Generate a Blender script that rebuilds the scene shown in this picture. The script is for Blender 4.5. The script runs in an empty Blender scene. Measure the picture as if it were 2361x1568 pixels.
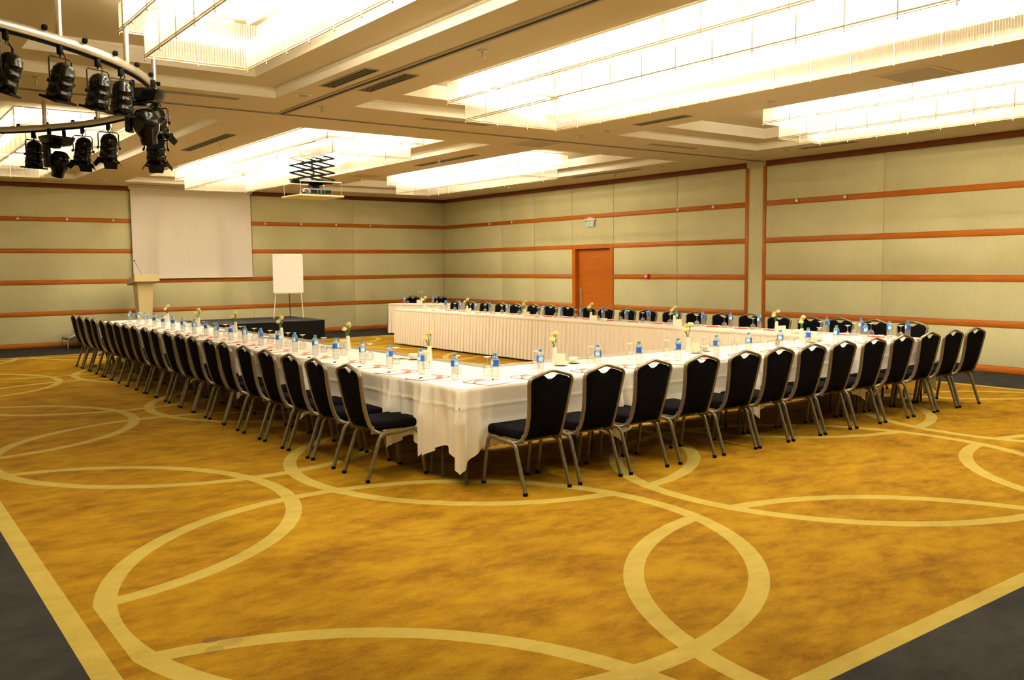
import bpy, bmesh, math, random
from mathutils import Vector, Matrix
random.seed(7)
PI = math.pi
scn = bpy.context.scene
COL = scn.collection
ORD = ['first','second','third','fourth','fifth','sixth','seventh','eighth','ninth','tenth','eleventh','twelfth','thirteenth',
       'fourteenth','fifteenth','sixteenth','seventeenth','eighteenth','nineteenth','twentieth','twenty-first']

# ------------------------------------------------------------------ materials
def mat(name, col, rough=.6, metal=0., spec=.5):
    m = bpy.data.materials.new(name); m.use_nodes = True
    b = m.node_tree.nodes['Principled BSDF']
    b.inputs['Base Color'].default_value = (*col, 1); b.inputs['Roughness'].default_value = rough
    b.inputs['Metallic'].default_value = metal; b.inputs['Specular IOR Level'].default_value = spec
    return m
class NT:
    def __init__(s, m): s.m = m; s.t = m.node_tree; s.b = s.t.nodes.get('Principled BSDF')
    def n(s, typ, **k):
        x = s.t.nodes.new(typ)
        for a, v in k.items(): setattr(x, a, v)
        return x
    def l(s, a, b): s.t.links.new(a, b)
    def inp(s, sock, v):
        if isinstance(v, (int, float)): sock.default_value = v
        elif isinstance(v, tuple): sock.default_value = v
        else: s.l(v, sock)
    def mth(s, op, a, b=0., c=0.):
        x = s.n('ShaderNodeMath', operation=op)
        s.inp(x.inputs[0], a); s.inp(x.inputs[1], b); s.inp(x.inputs[2], c)
        return x.outputs[0]
    def coord(s, which='Object'):
        return s.n('ShaderNodeTexCoord').outputs[which]
    def sep(s, v):
        x = s.n('ShaderNodeSeparateXYZ'); s.l(v, x.inputs[0]); return x.outputs
    def mapping(s, v, scale=(1,1,1), rot=(0,0,0)):
        x = s.n('ShaderNodeMapping'); s.l(v, x.inputs[0]); x.inputs['Scale'].default_value = scale; x.inputs['Rotation'].default_value = rot
        return x.outputs[0]
    def noise(s, v, scale, detail=3, rough=.5):
        x = s.n('ShaderNodeTexNoise'); s.l(v, x.inputs['Vector']); x.inputs['Scale'].default_value = scale
        x.inputs['Detail'].default_value = detail; x.inputs['Roughness'].default_value = rough; return x.outputs['Fac']
    def ramp(s, f, stops):
        x = s.n('ShaderNodeValToRGB'); s.inp(x.inputs[0], f); e = x.color_ramp.elements
        while len(e) < len(stops): e.new(.5)
        for i, (p, c) in enumerate(stops): e[i].position = p; e[i].color = (*c, 1)
        return x.outputs[0]
    def mix(s, f, a, b):
        x = s.n('ShaderNodeMix', data_type='RGBA'); s.inp(x.inputs[0], f); s.inp(x.inputs[6], a); s.inp(x.inputs[7], b); return x.outputs[2]
    def bump(s, h, strength=.3, dist=.01):
        x = s.n('ShaderNodeBump'); s.l(h, x.inputs['Height']); x.inputs['Strength'].default_value = strength; x.inputs['Distance'].default_value = dist
        s.l(x.outputs[0], s.b.inputs['Normal'])
    def color(s, c): s.inp(s.b.inputs['Base Color'], c)
def c4(c): return (*c, 1)

M = {}
# carpet with interlaced rings
def carpet():
    m = mat('carpet', (.4,.2,.02), .95, 0, .1); N = NT(m); P = N.coord('Object'); X, Y, Z = N.sep(P)
    def ringset(x0, y0):
        dx = N.mth('SUBTRACT', N.mth('FLOORED_MODULO', N.mth('ADD', X, -x0 + 1.9), 3.8), 1.9)
        dy = N.mth('SUBTRACT', N.mth('FLOORED_MODULO', N.mth('ADD', Y, -y0 + 2.15), 4.3), 2.15)
        r = N.mth('SQRT', N.mth('ADD', N.mth('MULTIPLY', dx, dx), N.mth('MULTIPLY', dy, dy)))
        band = N.mth('LESS_THAN', N.mth('ABSOLUTE', N.mth('SUBTRACT', r, 1.765)), .055)
        return band, r, dx
    b1, r1, _ = ringset(-11.05, -17.3); b2, r2, dx2 = ringset(-9.15, -15.15)
    keep = N.mth('MAXIMUM', N.mth('LESS_THAN', r1, 1.765), N.mth('GREATER_THAN', N.mth('ABSOLUTE', dx2), .9))
    rings = N.mth('MAXIMUM', b1, N.mth('MULTIPLY', b2, keep))
    def rect(x0, x1, y0, y1):
        a = N.mth('MULTIPLY', N.mth('GREATER_THAN', X, x0), N.mth('LESS_THAN', X, x1))
        b = N.mth('MULTIPLY', N.mth('GREATER_THAN', Y, y0), N.mth('LESS_THAN', Y, y1)); return N.mth('MULTIPLY', a, b)
    outer = rect(-13.01, -1.59, -19.58, -2.27); inner = rect(-12.905, -1.695, -19.485, -2.375); ringarea = rect(-12.83, -1.76, -19.485, -2.375)
    light = N.mth('MAXIMUM', N.mth('MULTIPLY', rings, ringarea), N.mth('SUBTRACT', 1., inner))
    v1 = N.noise(N.mapping(P, (1.,1.7,1), (0,0,.6)), 1.7, 9, .70); v2 = N.noise(N.mapping(P, (1.8,3.2,1), (0,0,-.55)), 2.6, 6, .65); v3 = N.noise(P, 90, 2, .6)
    v = N.mth('ADD', N.mth('MULTIPLY', v1, .55), N.mth('ADD', N.mth('MULTIPLY', v2, .3), N.mth('MULTIPLY', v3, .15)))
    org = N.ramp(v, [(.37,(.140,.062,.002)), (.47,(.235,.120,.004)), (.60,(.335,.195,.008))])
    lig = N.ramp(v, [(.36,(.33,.245,.05)), (.5,(.41,.315,.07)), (.64,(.46,.36,.09))])
    dark = N.ramp(v, [(.36,(.012,.0115,.012)), (.62,(.038,.036,.036))])
    c = N.mix(outer, dark, N.mix(light, org, lig))
    # worn stains
    def blot(x0, y0, r, s):
        dx = N.mth('ADD', X, -x0); dy = N.mth('ADD', Y, -y0)
        d = N.mth('SQRT', N.mth('ADD', N.mth('MULTIPLY', dx, dx), N.mth('MULTIPLY', dy, dy)))
        d = N.mth('ADD', d, N.mth('MULTIPLY', N.mth('SUBTRACT', N.noise(P, 14, 3), .5), r*1.4))
        return N.mth('MULTIPLY', N.mth('LESS_THAN', d, r), s)
    st = N.mth('MAXIMUM', blot(-12.49, -17.67, .035, .7), N.mth('MAXIMUM', blot(-12.52, -17.78, .04, .35), blot(-12.43, -17.73, .05, .25)))
    c = N.mix(st, c, (.12,.07,.03,1)); N.color(c); N.bump(N.noise(P, 260, 2), .35, .004)
    return m
M['carpet'] = carpet()
def fabric(name, c0, c1, sc=60):
    m = mat(name, c0, .9, 0, .2); N = NT(m); P = N.coord('Object')
    a = N.noise(N.mapping(P, (1,1,12)), sc, 2); b = N.noise(N.mapping(P, (8,8,.6)), sc*.35, 2); g = N.noise(P, 1.3, 3)
    v = N.mth('ADD', N.mth('MULTIPLY', a, .3), N.mth('ADD', N.mth('MULTIPLY', b, .35), N.mth('MULTIPLY', g, .35)))
    N.color(N.ramp(v, [(.38, c0), (.62, c1)])); N.bump(a, .15, .003); return m
M['wall'] = fabric('wall_fabric', (.50,.475,.275), (.62,.59,.36))
def wood(name, c0, c1, axis='h'):
    m = mat(name, c0, .5, 0, .3); N = NT(m); P = N.coord('Object')
    g = N.noise(N.mapping(P, (1.2,1.2,40) if axis == 'h' else (40,40,1.2)), 2.2, 5, .65); h = N.noise(P, .9, 2)
    N.color(N.ramp(N.mth('ADD', N.mth('MULTIPLY', g, .75), N.mth('MULTIPLY', h, .25)), [(.35, c0), (.65, c1)])); return m
M['wood'] = wood('cherry_wood', (.34,.080,.004), (.50,.145,.007)); M['woodv'] = wood('cherry_wood_upright', (.34,.080,.004), (.50,.145,.007), 'v')
M['wood_shaded'] = wood('shaded_cherry_wood', (.12,.028,.008), (.18,.045,.012))  # crown strip: same cherry, with the shade under the ceiling put into its colour
M['ceil'] = mat('ceiling_paint', (.66,.57,.375), .85, 0, .2); M['cornice'] = mat('lit_riser_tone', (.90,.86,.76), .7, 0, .2)  # coffer risers coloured paler than the flats to carry the chandelier light
M['black_gap'] = mat('dark_gap', (.01,.01,.01), .8)
M['track'] = mat('track_metal', (.36,.30,.20), .5, .3)
M['grille'] = mat('grille_metal', (.42,.36,.24), .6, .2)
M['white'] = mat('white_plastic', (.80,.76,.66), .4)
M['offwhite'] = mat('white_paper', (.86,.83,.78), .7)
M['chrome'] = mat('steel', (.62,.60,.55), .25, .9)
M['brass'] = mat('brass', (.55,.45,.25), .35, .8)
M['aluminium'] = mat('aluminium', (.62,.58,.48), .32, .7)
M['black'] = mat('black_paint', (.0015,.0015,.0015), .2, 0., .22)
M['blackmat'] = mat('black_matte', (.003,.003,.003), .75, 0, .12)
M['darkgrey'] = mat('dark_grey', (.055,.06,.065), .5, .2)
M['frame'] = mat('chair_frame_paint', (.21,.185,.13), .36, .7)
def velvet():
    m = mat('chair_fabric', (.004,.004,.005), .95, 0, .04); N = NT(m); P = N.coord('Object')
    N.color(N.ramp(N.noise(P, 180, 2), [(.35,(.0015,.0015,.002)), (.65,(.006,.006,.008))])); return m
M['velvet'] = velvet()
def linen():
    m = mat('table_linen', (.82,.78,.70), .85, 0, .25); N = NT(m); P = N.coord('Object')
    N.color(N.ramp(N.noise(P, 3.5, 3), [(.3,(.80,.76,.69)), (.7,(.87,.84,.78))])); N.bump(N.noise(P, 9, 4), .25, .012); return m
M['linen'] = linen()
M['skirt'] = mat('skirt_linen', (.86,.80,.70), .85, 0, .2)
M['stage_top'] = mat('stage_carpet', (.06,.062,.068), .95, 0, .1)
M['beige_lam'] = mat('beige_laminate', (.64,.53,.27), .5)
def screenm():
    m = mat('screen_fabric', (.74,.68,.62), .8, 0, .2); N = NT(m); P = N.coord('Object')
    N.color(N.ramp(N.noise(N.mapping(P, (14,14,.3)), 2, 3), [(.3,(.76,.71,.65)), (.7,(.79,.745,.69))])); return m
M['screen'] = screenm()
M['blue'] = mat('blue_cap', (.02,.30,.72), .35)
def clear(name, tint, gl=.22, tr=.0):
    m = bpy.data.materials.new(name); m.use_nodes = True; t = m.node_tree; t.nodes.clear(); N = NT(m)
    out = N.n('ShaderNodeOutputMaterial'); T = N.n('ShaderNodeBsdfTransparent'); T.inputs[0].default_value = c4(tint)
    G = N.n('ShaderNodeBsdfGlossy'); G.inputs['Roughness'].default_value = .08
    fr = N.n('ShaderNodeLayerWeight'); fr.inputs[0].default_value = .35
    f = N.mth('MINIMUM', N.mth('ADD', N.mth('MULTIPLY', fr.outputs['Facing'], .55), gl*.4), 1.)
    mx = N.n('ShaderNodeMixShader'); N.l(f, mx.inputs[0]); N.l(T.outputs[0], mx.inputs[1]); N.l(G.outputs[0], mx.inputs[2])
    D = N.n('ShaderNodeBsdfDiffuse'); D.inputs[0].default_value = (.8,.8,.78,1); m2 = N.n('ShaderNodeMixShader'); m2.inputs[0].default_value = tr
    N.l(mx.outputs[0], m2.inputs[1]); N.l(D.outputs[0], m2.inputs[2]); N.l(m2.outputs[0], out.inputs[0]); return m
M['pet'] = clear('clear_plastic', (.93,.95,.96), .3, .10)
M['glass'] = clear('clear_glass', (.95,.95,.95), .35, .05)
def rodglass(base=.60, amp=.30):
    m = bpy.data.materials.new('glass_rods'); m.use_nodes = True; t = m.node_tree; t.nodes.clear(); N = NT(m)
    out = N.n('ShaderNodeOutputMaterial'); T = N.n('ShaderNodeBsdfTransparent'); T.inputs[0].default_value = (1,.97,.9,1)
    Tl = N.n('ShaderNodeBsdfTranslucent'); Tl.inputs[0].default_value = (.97,.95,.88,1)
    D = N.n('ShaderNodeBsdfDiffuse'); D.inputs[0].default_value = (.95,.92,.84,1)
    G = N.n('ShaderNodeBsdfGlossy'); G.inputs['Roughness'].default_value = .15
    a = N.n('ShaderNodeMixShader'); a.inputs[0].default_value = .4; N.l(Tl.outputs[0], a.inputs[1]); N.l(D.outputs[0], a.inputs[2])
    b = N.n('ShaderNodeMixShader'); b.inputs[0].default_value = .12; N.l(a.outputs[0], b.inputs[1]); N.l(G.outputs[0], b.inputs[2])
    c = N.n('ShaderNodeMixShader'); c.inputs[0].default_value = .52; N.l(T.outputs[0], c.inputs[1]); N.l(b.outputs[0], c.inputs[2])
    P = N.coord('Object'); X, Y, Z = N.sep(P)
    s_ = N.mth('SINE', N.mth('MULTIPLY', N.mth('ADD', X, Y), 2*PI/.022))
    N.l(N.mth('ADD', base, N.mth('MULTIPLY', s_, amp)), c.inputs[0])
    N.l(c.outputs[0], out.inputs[0]); return m
M['rods'] = rodglass(); M['rods_low'] = rodglass(.40, .27)
LAMP = 130.0
def lampm(k=1.):
    m = bpy.data.materials.new('lamp_glow'); m.use_nodes = True; t = m.node_tree; t.nodes.clear(); N = NT(m)
    out = N.n('ShaderNodeOutputMaterial'); E = N.n('ShaderNodeEmission'); E.inputs[0].default_value = (1,.87,.65,1); E.inputs[1].default_value = LAMP*k
    N.l(E.outputs[0], out.inputs[0]); return m
M['lamp'] = lampm(); M['lamp_dim'] = lampm(.55)
def labelm():
    m = mat('bottle_label', (.02,.12,.55), .4); N = NT(m); P = N.coord('Object'); X, Y, Z = N.sep(P)
    a = N.mth('ARCTAN2', Y, X); s = N.mth('SINE', N.mth('MULTIPLY', a, 2.)); w = N.mth('ABSOLUTE', N.mth('SUBTRACT', Z, .133))
    lightb = N.mth('GREATER_THAN', s, N.mth('ADD', -.1, N.mth('MULTIPLY', w, 18.)))
    core = N.mth('MULTIPLY', N.mth('GREATER_THAN', s, .45), N.mth('LESS_THAN', w, .014))
    c = N.mix(lightb, (.015,.10,.55,1), (.16,.55,.90,1)); c = N.mix(core, c, (.75,.85,.95,1)); N.color(c); return m
M['label'] = labelm()
def padm():
    m = mat('notepad_print', (.9,.88,.84), .6); N = NT(m); P = N.coord('Object'); X, Y, Z = N.sep(P)
    def dist(x0, y0, kx=1., ky=1.):
        dx = N.mth('MULTIPLY', N.mth('ADD', X, -x0), kx); dy = N.mth('MULTIPLY', N.mth('ADD', Y, -y0), ky)
        return N.mth('SQRT', N.mth('ADD', N.mth('MULTIPLY', dx, dx), N.mth('MULTIPLY', dy, dy)))
    wedge = N.mth('MULTIPLY', N.mth('GREATER_THAN', dist(0, -.045, 1.05, 1.), .118), N.mth('GREATER_THAN', Y, .0))
    wedge = N.mth('MULTIPLY', wedge, N.mth('LESS_THAN', N.mth('ABSOLUTE', N.mth('ADD', X, -.02)), N.mth('MULTIPLY', N.mth('SUBTRACT', .150, Y), 1.1)))
    d = dist(-.01, -.02, 1., .8)
    swirl = N.mth('MULTIPLY', N.mth('LESS_THAN', N.mth('ABSOLUTE', N.mth('SUBTRACT', d, .035)), .006), N.mth('GREATER_THAN', N.mth('ADD', X, N.mth('MULTIPLY', Y, .8)), -.02))
    f = N.mth('MAXIMUM', wedge, N.mth('MULTIPLY', swirl, .7)); N.color(N.mix(f, (.88,.86,.82,1), (.80,.16,.11,1))); return m
M['pad'] = padm()
M['petal'] = mat('cream_petal', (.86,.80,.42), .8); M['leaf'] = mat('green_leaf', (.10,.20,.03), .7)
M['china'] = mat('white_china', (.80,.78,.68), .3); M['napkin'] = mat('cream_napkin', (.86,.80,.60), .8)
M['red'] = mat('red_plastic', (.65,.02,.02), .4); M['green'] = mat('green_print', (.03,.50,.33), .5)
M['signpanel'] = mat('sign_panel', (.62,.72,.70), .4)
M['gel_amber'] = mat('amber_gel', (.55,.22,.01), .3); M['gel_red'] = mat('red_gel', (.30,.01,.005), .3); M['gel_green'] = mat('green_gel', (.01,.22,.10), .3)

# ------------------------------------------------------------------ mesh builder
class MB:
    def __init__(s): s.v = []; s.f = []; s.sm = []
    def add(s, vs, fs, smooth=False):
        o = len(s.v); s.v += [tuple(v) for v in vs]; s.f += [tuple(i + o for i in f) for f in fs]; s.sm += [smooth]*len(fs); return s
    def box(s, x0, x1, y0, y1, z0, z1, mx=None):
        vs = [(x, y, z) for z in (z0, z1) for y in (y0, y1) for x in (x0, x1)]
        if mx: vs = [mx @ Vector(v) for v in vs]
        return s.add(vs, [(0,2,3,1), (4,5,7,6), (0,1,5,4), (2,6,7,3), (0,4,6,2), (1,3,7,5)])
    def rbox(s, x0, x1, y0, y1, z0, z1, r, seg=2, mx=None, taper=None):
        bm = bmesh.new(); bmesh.ops.create_cube(bm, size=1.)
        for v in bm.verts:
            v.co = Vector(((x0+x1)/2 + v.co.x*(x1-x0), (y0+y1)/2 + v.co.y*(y1-y0), (z0+z1)/2 + v.co.z*(z1-z0)))
            if taper: v.co = taper(v.co)
        bmesh.ops.bevel(bm, geom=list(bm.edges), offset=r, segments=seg, affect='EDGES', profile=.5)
        bm.verts.index_update(); vs = [v.co.copy() for v in bm.verts]
        if mx: vs = [mx @ v for v in vs]
        fs = [tuple(v.index for v in f.verts) for f in bm.faces]; bm.free(); return s.add(vs, fs, True)
    def tube(s, path, r, seg=10, prof=None, up=None, closed=False, caps=True):
        P = [Vector(p) for p in path]; n = len(P); rings = []
        nrm = None
        for i, p in enumerate(P):
            a = P[i-1] if (i > 0 or closed) else p; b = P[(i+1) % n] if (i < n-1 or closed) else p
            t = (b - a).normalized()
            if nrm is None:
                ref = Vector(up) if up else (Vector((0,0,1)) if abs(t.z) < .9 else Vector((1,0,0)))
                nrm = (ref - t*ref.dot(t)).normalized()
            else:
                if up: ref = Vector(up); nn = ref - t*ref.dot(t)
                else: nn = nrm - t*nrm.dot(t)
                nrm = nn.normalized() if nn.length > 1e-6 else nrm
            bi = t.cross(nrm); rr = r[i] if isinstance(r, (list, tuple)) else r
            ring = []
            for k in range(seg):
                th = 2*PI*k/seg
                cu, cv = (prof(th) if prof else (math.cos(th), math.sin(th)))
                ring.append(p + nrm*cu*rr + bi*cv*rr)
            rings.append(ring)
        vs = [v for R in rings for v in R]; fs = []
        m = n if closed else n-1
        for i in range(m):
            j = (i+1) % n
            for k in range(seg):
                l = (k+1) % seg; fs.append((i*seg+k, i*seg+l, j*seg+l, j*seg+k))
        s.add(vs, fs, True)
        if caps and not closed:
            s.add(rings[0], [tuple(range(seg))[::-1]]); s.add(rings[-1], [tuple(range(seg))])
        return s
    def cyl(s, p0, p1, r, seg=12, r1=None): return s.tube([p0, p1], [r, r if r1 is None else r1], seg)
    def lathe(s, prof, seg=20, mx=None, smooth=True):
        vs = []; fs = []; n = len(prof)
        for r, z in prof:
            for k in range(seg):
                a = 2*PI*k/seg; v = Vector((r*math.cos(a), r*math.sin(a), z)); vs.append(mx @ v if mx else v)
        for i in range(n-1):
            for k in range(seg):
                l = (k+1) % seg; fs.append((i*seg+k, i*seg+l, (i+1)*seg+l, (i+1)*seg+k))
        if prof[0][0] > 1e-5: fs.append(tuple(range(seg))[::-1])
        if prof[-1][0] > 1e-5: fs.append(tuple((n-1)*seg+k for k in range(seg)))
        return s.add(vs, fs, smooth)
    def prism(s, poly, z0, z1, mx=None):
        n = len(poly); vs = [Vector((x, y, z0)) for x, y in poly] + [Vector((x, y, z1)) for x, y in poly]
        if mx: vs = [mx @ v for v in vs]
        return s.add(vs, [tuple(range(n))[::-1], tuple(range(n, 2*n))] + [(i, (i+1) % n, n+(i+1) % n, n+i) for i in range(n)])
    def grid(s, fn, nu, nv, smooth=True):
        vs = [fn(i/nu, j/nv) for j in range(nv+1) for i in range(nu+1)]
        fs = [(j*(nu+1)+i, j*(nu+1)+i+1, (j+1)*(nu+1)+i+1, (j+1)*(nu+1)+i) for j in range(nv) for i in range(nu)]
        return s.add(vs, fs, smooth)
    def mesh(s, name, m):
        me = bpy.data.meshes.new(name); me.from_pydata(s.v, [], s.f); me.validate(); me.update()
        if len(me.polygons) == len(s.sm): me.polygons.foreach_set('use_smooth', s.sm)
        me.materials.append(M[m] if isinstance(m, str) else m); return me
    def obj(s, name, m, parent=None, loc=None):
        o = bpy.data.objects.new(name, s.mesh(name, m)); COL.objects.link(o)
        if parent: o.parent = parent
        if loc: o.location = loc
        return o
def tag(o, label, cat, group=None, kind=None):
    if label: o['label'] = label
    if cat: o['category'] = cat
    if group: o['group'] = group
    if kind: o['kind'] = kind
    return o
def struct(o): o['kind'] = 'structure'; return o
def empty(name, loc, rz, label, cat, group=None):
    o = bpy.data.objects.new(name, None); o.empty_display_size = .1; COL.objects.link(o)
    o.location = loc; o.rotation_euler = (0,0,rz); return tag(o, label, cat, group)
def dup(src, loc, rz, label):
    r = src.copy(); COL.objects.link(r); r.location = loc; r.rotation_euler = (0,0,rz); r['label'] = label
    for ch in src.children:
        c = ch.copy(); COL.objects.link(c); c.parent = r
        for g in ch.children:
            d = g.copy(); COL.objects.link(d); d.parent = c
    return r
def T(x, y, z): return Matrix.Translation((x, y, z))
def RX(a): return Matrix.Rotation(a, 4, 'X')
def RY(a): return Matrix.Rotation(a, 4, 'Y')
def RZ(a): return Matrix.Rotation(a, 4, 'Z')
def lerpt(tbl, z):
    if z <= tbl[0][0]: return tbl[0][1]
    for (a, va), (b, vb) in zip(tbl, tbl[1:]):
        if z <= b: return va + (vb-va)*(z-a)/(b-a)
    return tbl[-1][1]

# ------------------------------------------------------------------ room shell
X0, Y0, ZC, ZT = -14.40, -21.90, 3.536, 3.80
struct(MB().box(X0-.2, .2, Y0-.2, .2, -.12, 0).obj('floor', 'carpet'))
S1T, S1B, S2T, S2B, S3T, S3B, S4T, S4B, BT = 2.806, 2.715, 2.126, 2.035, 1.447, 1.352, .767, .674, .094
DY0, DY1 = -6.995, -5.615   # door frame outside
PY0, PY1 = -11.02, -10.68   # recessed pilaster
def padded(mb, wall, a0, a1, z0, z1):
    # a cushion panel standing 12 mm proud of the wall with soft edges
    g = .006; r = .010; d = .014
    if wall == 'right': mb.rbox(-d, .02, a0+g, a1-g, z0, z1, r, 2)
    else: mb.rbox(a0+g, a1-g, -d, .02, z0, z1, r, 2)
bands = [(BT, S4B), (S4T, S3B), (S3T, S2B), (S2T, S1B), (S1T, 3.441)]
# right wall with a doorway
wr = MB(); wr.box(.0, .18, Y0, DY0+.05, 0, ZT+.1).box(.0, .18, DY1-.05, .18, 0, ZT+.1).box(.0, .18, DY0+.05, DY1-.05, S2B, ZT+.1)
seams = [0, -2.81, -4.17, DY1, DY0, -8.89, PY1-(-.06)]
def spans(lst): return list(zip(lst[1:], lst[:-1]))
for bi, (z0, z1) in enumerate(bands):
    for a, b in ((-2.81, -.0), (-4.17, -2.81), (-5.60, -4.17), (-7.0, -5.60), (-8.89, -7.0), (-10.62, -8.89), (-13.42, -11.08), (-15.9, -13.42), (-18.4, -15.9), (-21.0, -18.4)):
        if a == -7.0 and bi < 3: continue
        if b == -5.60: pass
        padded(wr, 'right', a, b, z0, z1)
o = wr.obj('wall_right', 'wall'); struct(o)
wb = MB(); wb.box(X0, .18, 0, .18, 0, ZT+.1)
for z0, z1 in bands:
    for a, b in ((-2.84, -.014), (-5.6, -2.84), (-8.4, -5.6), (-11.2, -8.4), (-14.0, -11.2)): padded(wb, 'back', a, b, z0, z1)
struct(wb.obj('wall_back', 'wall'))
struct(MB().box(X0-.18, X0, Y0-.18, .18, 0, ZT+.1).obj('wall_left', 'wall'))
struct(MB().box(X0-.18, .18, Y0-.18, Y0, 0, ZT+.1).obj('wall_front', 'wall'))
# pilaster
struct(MB().box(-.004, .0, PY0, PY1, 0, ZC).obj('trim_1', 'wall'))
tn = [2]
def trim(x0, x1, y0, y1, z0, z1, m='wood'):
    o = MB().rbox(x0, x1, y0, y1, z0, z1, .003, 1).obj('trim_%d' % tn[0], m); tn[0] += 1; return struct(o)
D = .024
for z0, z1 in ((S1B, S1T), (S2B, S2T), (S3B, S3T), (S4B, S4T)):
    segs = [(-10.62, 0.), (Y0, -11.08)] if z0 >= S2B-.001 else [(-5.615, 0.), (-10.62, -6.995), (Y0, -11.08)]
    for a, b in segs: trim(-D, .0, a, b, z0, z1)
    trim(X0, -D, -D, 0., z0, z1)
for a, b in ((-10.62, 0.), (Y0, -11.08)): trim(-D-.01, 0, a, b, 3.441, ZC, 'wood_shaded')
trim(X0, -D-.01, -D-.01, 0, 3.441, ZC, 'wood_shaded')
trim(-D-.004, 0, -10.68, -10.62, 0, 3.44, 'woodv'); trim(-D-.004, 0, -11.08, -11.02, 0, 3.44, 'woodv')
for nm, a in (('baseboard_right', [(-5.615, 0.), (-10.68, -6.995), (Y0, -11.02)]),):
    mb = MB()
    for p, q in a: mb.rbox(-D, 0, p, q, 0, BT, .003, 1)
    struct(mb.obj(nm, 'wood'))
struct(MB().rbox(X0, -D, -D, 0, 0, BT, .003, 1).obj('baseboard_back', 'wood'))
struct(MB().box(X0, X0+.02, Y0, 0, 0, BT).obj('baseboard_left', 'wood'))
# door
dr = bpy.data.objects.new('door_1', None); COL.objects.link(dr); dr.location = (0, -6.305, 0); struct(dr)
fr = MB(); fr.box(-.03, .16, .58, .69, 0, S2T); fr.box(-.03, .16, -.69, -.60, 0, S2T); fr.box(-.03, .16, -.60, .58, S2B, S2T)
fr.obj('door_frame', 'woodv', dr)
lf = MB(); lf.box(.085, .13, -.60, .58, .004, S2B-.002); leaf = lf.obj('door_leaf', 'wood', dr)
hd = MB(); hd.cyl((.015, .44, .55), (.015, .44, 1.13), .013)
for z in (.66, .84, 1.02): hd.cyl((.015, .44, z), (.09, .44, z), .008)
hd.obj('door_handle', 'aluminium', leaf)

# ceiling with two-step coffers
CX = [(-12.72, -9.76), (-8.80, -5.56), (-4.57, -1.38)]; CY = [(-20.7, -11.93), (-10.13, -1.2)]; IN = .40; ZL = 3.645
cb = MB(); cr = MB()
xb = sorted({X0-.1, .1} | {v for p in CX for v in p}); yb = sorted({Y0-.1, .1} | {v for p in CY for v in p})
for a, b in zip(xb, xb[1:]):
    for c, d in zip(yb, yb[1:]):
        if (a, b) in CX and (c, d) in CY: continue
        cb.add([(a,c,ZC), (b,c,ZC), (b,d,ZC), (a,d,ZC)], [(0,3,2,1)])
for a, b in CX:
    for c, d in CY:
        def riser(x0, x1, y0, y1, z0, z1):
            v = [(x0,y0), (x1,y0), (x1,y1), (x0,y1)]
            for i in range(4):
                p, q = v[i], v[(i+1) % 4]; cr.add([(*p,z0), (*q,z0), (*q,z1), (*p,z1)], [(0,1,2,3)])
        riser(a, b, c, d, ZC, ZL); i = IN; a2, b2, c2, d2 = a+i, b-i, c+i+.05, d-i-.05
        # ledge ring with a shadow gap at its outer rim
        for q in ([(a,c),(b,c),(b2,c2),(a2,c2)], [(b,c),(b,d),(b2,d2),(b2,c2)], [(b,d),(a,d),(a2,d2),(b2,d2)], [(a,d),(a,c),(a2,c2),(a2,d2)]):
            cb.add([(*p, ZL) for p in q], [(3,2,1,0)])
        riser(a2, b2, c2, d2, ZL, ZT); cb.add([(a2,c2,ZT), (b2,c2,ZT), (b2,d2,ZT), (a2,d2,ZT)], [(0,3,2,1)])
        # small cornice bead
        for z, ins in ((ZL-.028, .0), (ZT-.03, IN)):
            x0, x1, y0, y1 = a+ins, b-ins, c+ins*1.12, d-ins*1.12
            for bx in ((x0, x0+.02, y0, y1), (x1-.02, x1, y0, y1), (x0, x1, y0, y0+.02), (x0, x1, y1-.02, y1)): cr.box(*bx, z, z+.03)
cb.box(X0-.1, .15, Y0-.1, .15, ZT+.02, ZT+.12)
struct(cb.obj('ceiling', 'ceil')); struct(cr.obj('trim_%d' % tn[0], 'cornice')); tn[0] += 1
# partition tracks
tr = empty('partition_track', (0,0,ZC), 0, 'dark partition track crossing the ceiling toward the pilaster on the right wall', 'ceiling track')
MB().box(X0, 0, -11.04, -10.96, -.006, .0).obj('rail', 'track', tr); MB().box(X0, 0, -11.006, -10.990, -.009, -.004).obj('slot', 'black_gap', tr)
tr = empty('partition_track', (0,0,ZC), 0, 'black slotted partition track between two groups of ceiling coffers, running over the foreground', 'ceiling track')
MB().box(-9.39, -9.27, Y0, -11.04, -.008, .0).obj('rail', 'track', tr); MB().box(-9.342, -9.312, Y0, -11.04, -.012, -.006).obj('slot', 'black_gap', tr)

# ------------------------------------------------------------------ ceiling fittings
def linear_vent(x0, x1, y0, y1, label):
    cx, cy = (x0+x1)/2, (y0+y1)/2; lx, ly = x1-x0, y1-y0
    r = empty('ceiling_vent', (cx, cy, ZC), 0, label, 'air vent', 'slotted air vents in the ceiling'); w = .013
    MB().box(-lx/2, lx/2, -ly/2, ly/2, -.003, 0).obj('backing', 'black_gap', r)
    f = MB(); f.box(-lx/2-w, -lx/2, -ly/2-w, ly/2+w, -.008, 0).box(lx/2, lx/2+w, -ly/2-w, ly/2+w, -.008, 0).box(-lx/2, lx/2, -ly/2-w, -ly/2, -.008, 0).box(-lx/2, lx/2, ly/2, ly/2+w, -.008, 0)
    f.obj('vent_frame', 'grille', r)
    s_ = MB(); n = 2
    for i in range(1, n+1):
        t = i/(n+1) - .5
        if ly > lx: s_.box(lx*t-.0035, lx*t+.0035, -ly/2, ly/2, -.007, -.002)
        else: s_.box(-lx/2, lx/2, ly*t-.006, ly*t+.006, -.007, -.002)
    s_.obj('slat', 'track', r)
VW = .07
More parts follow.
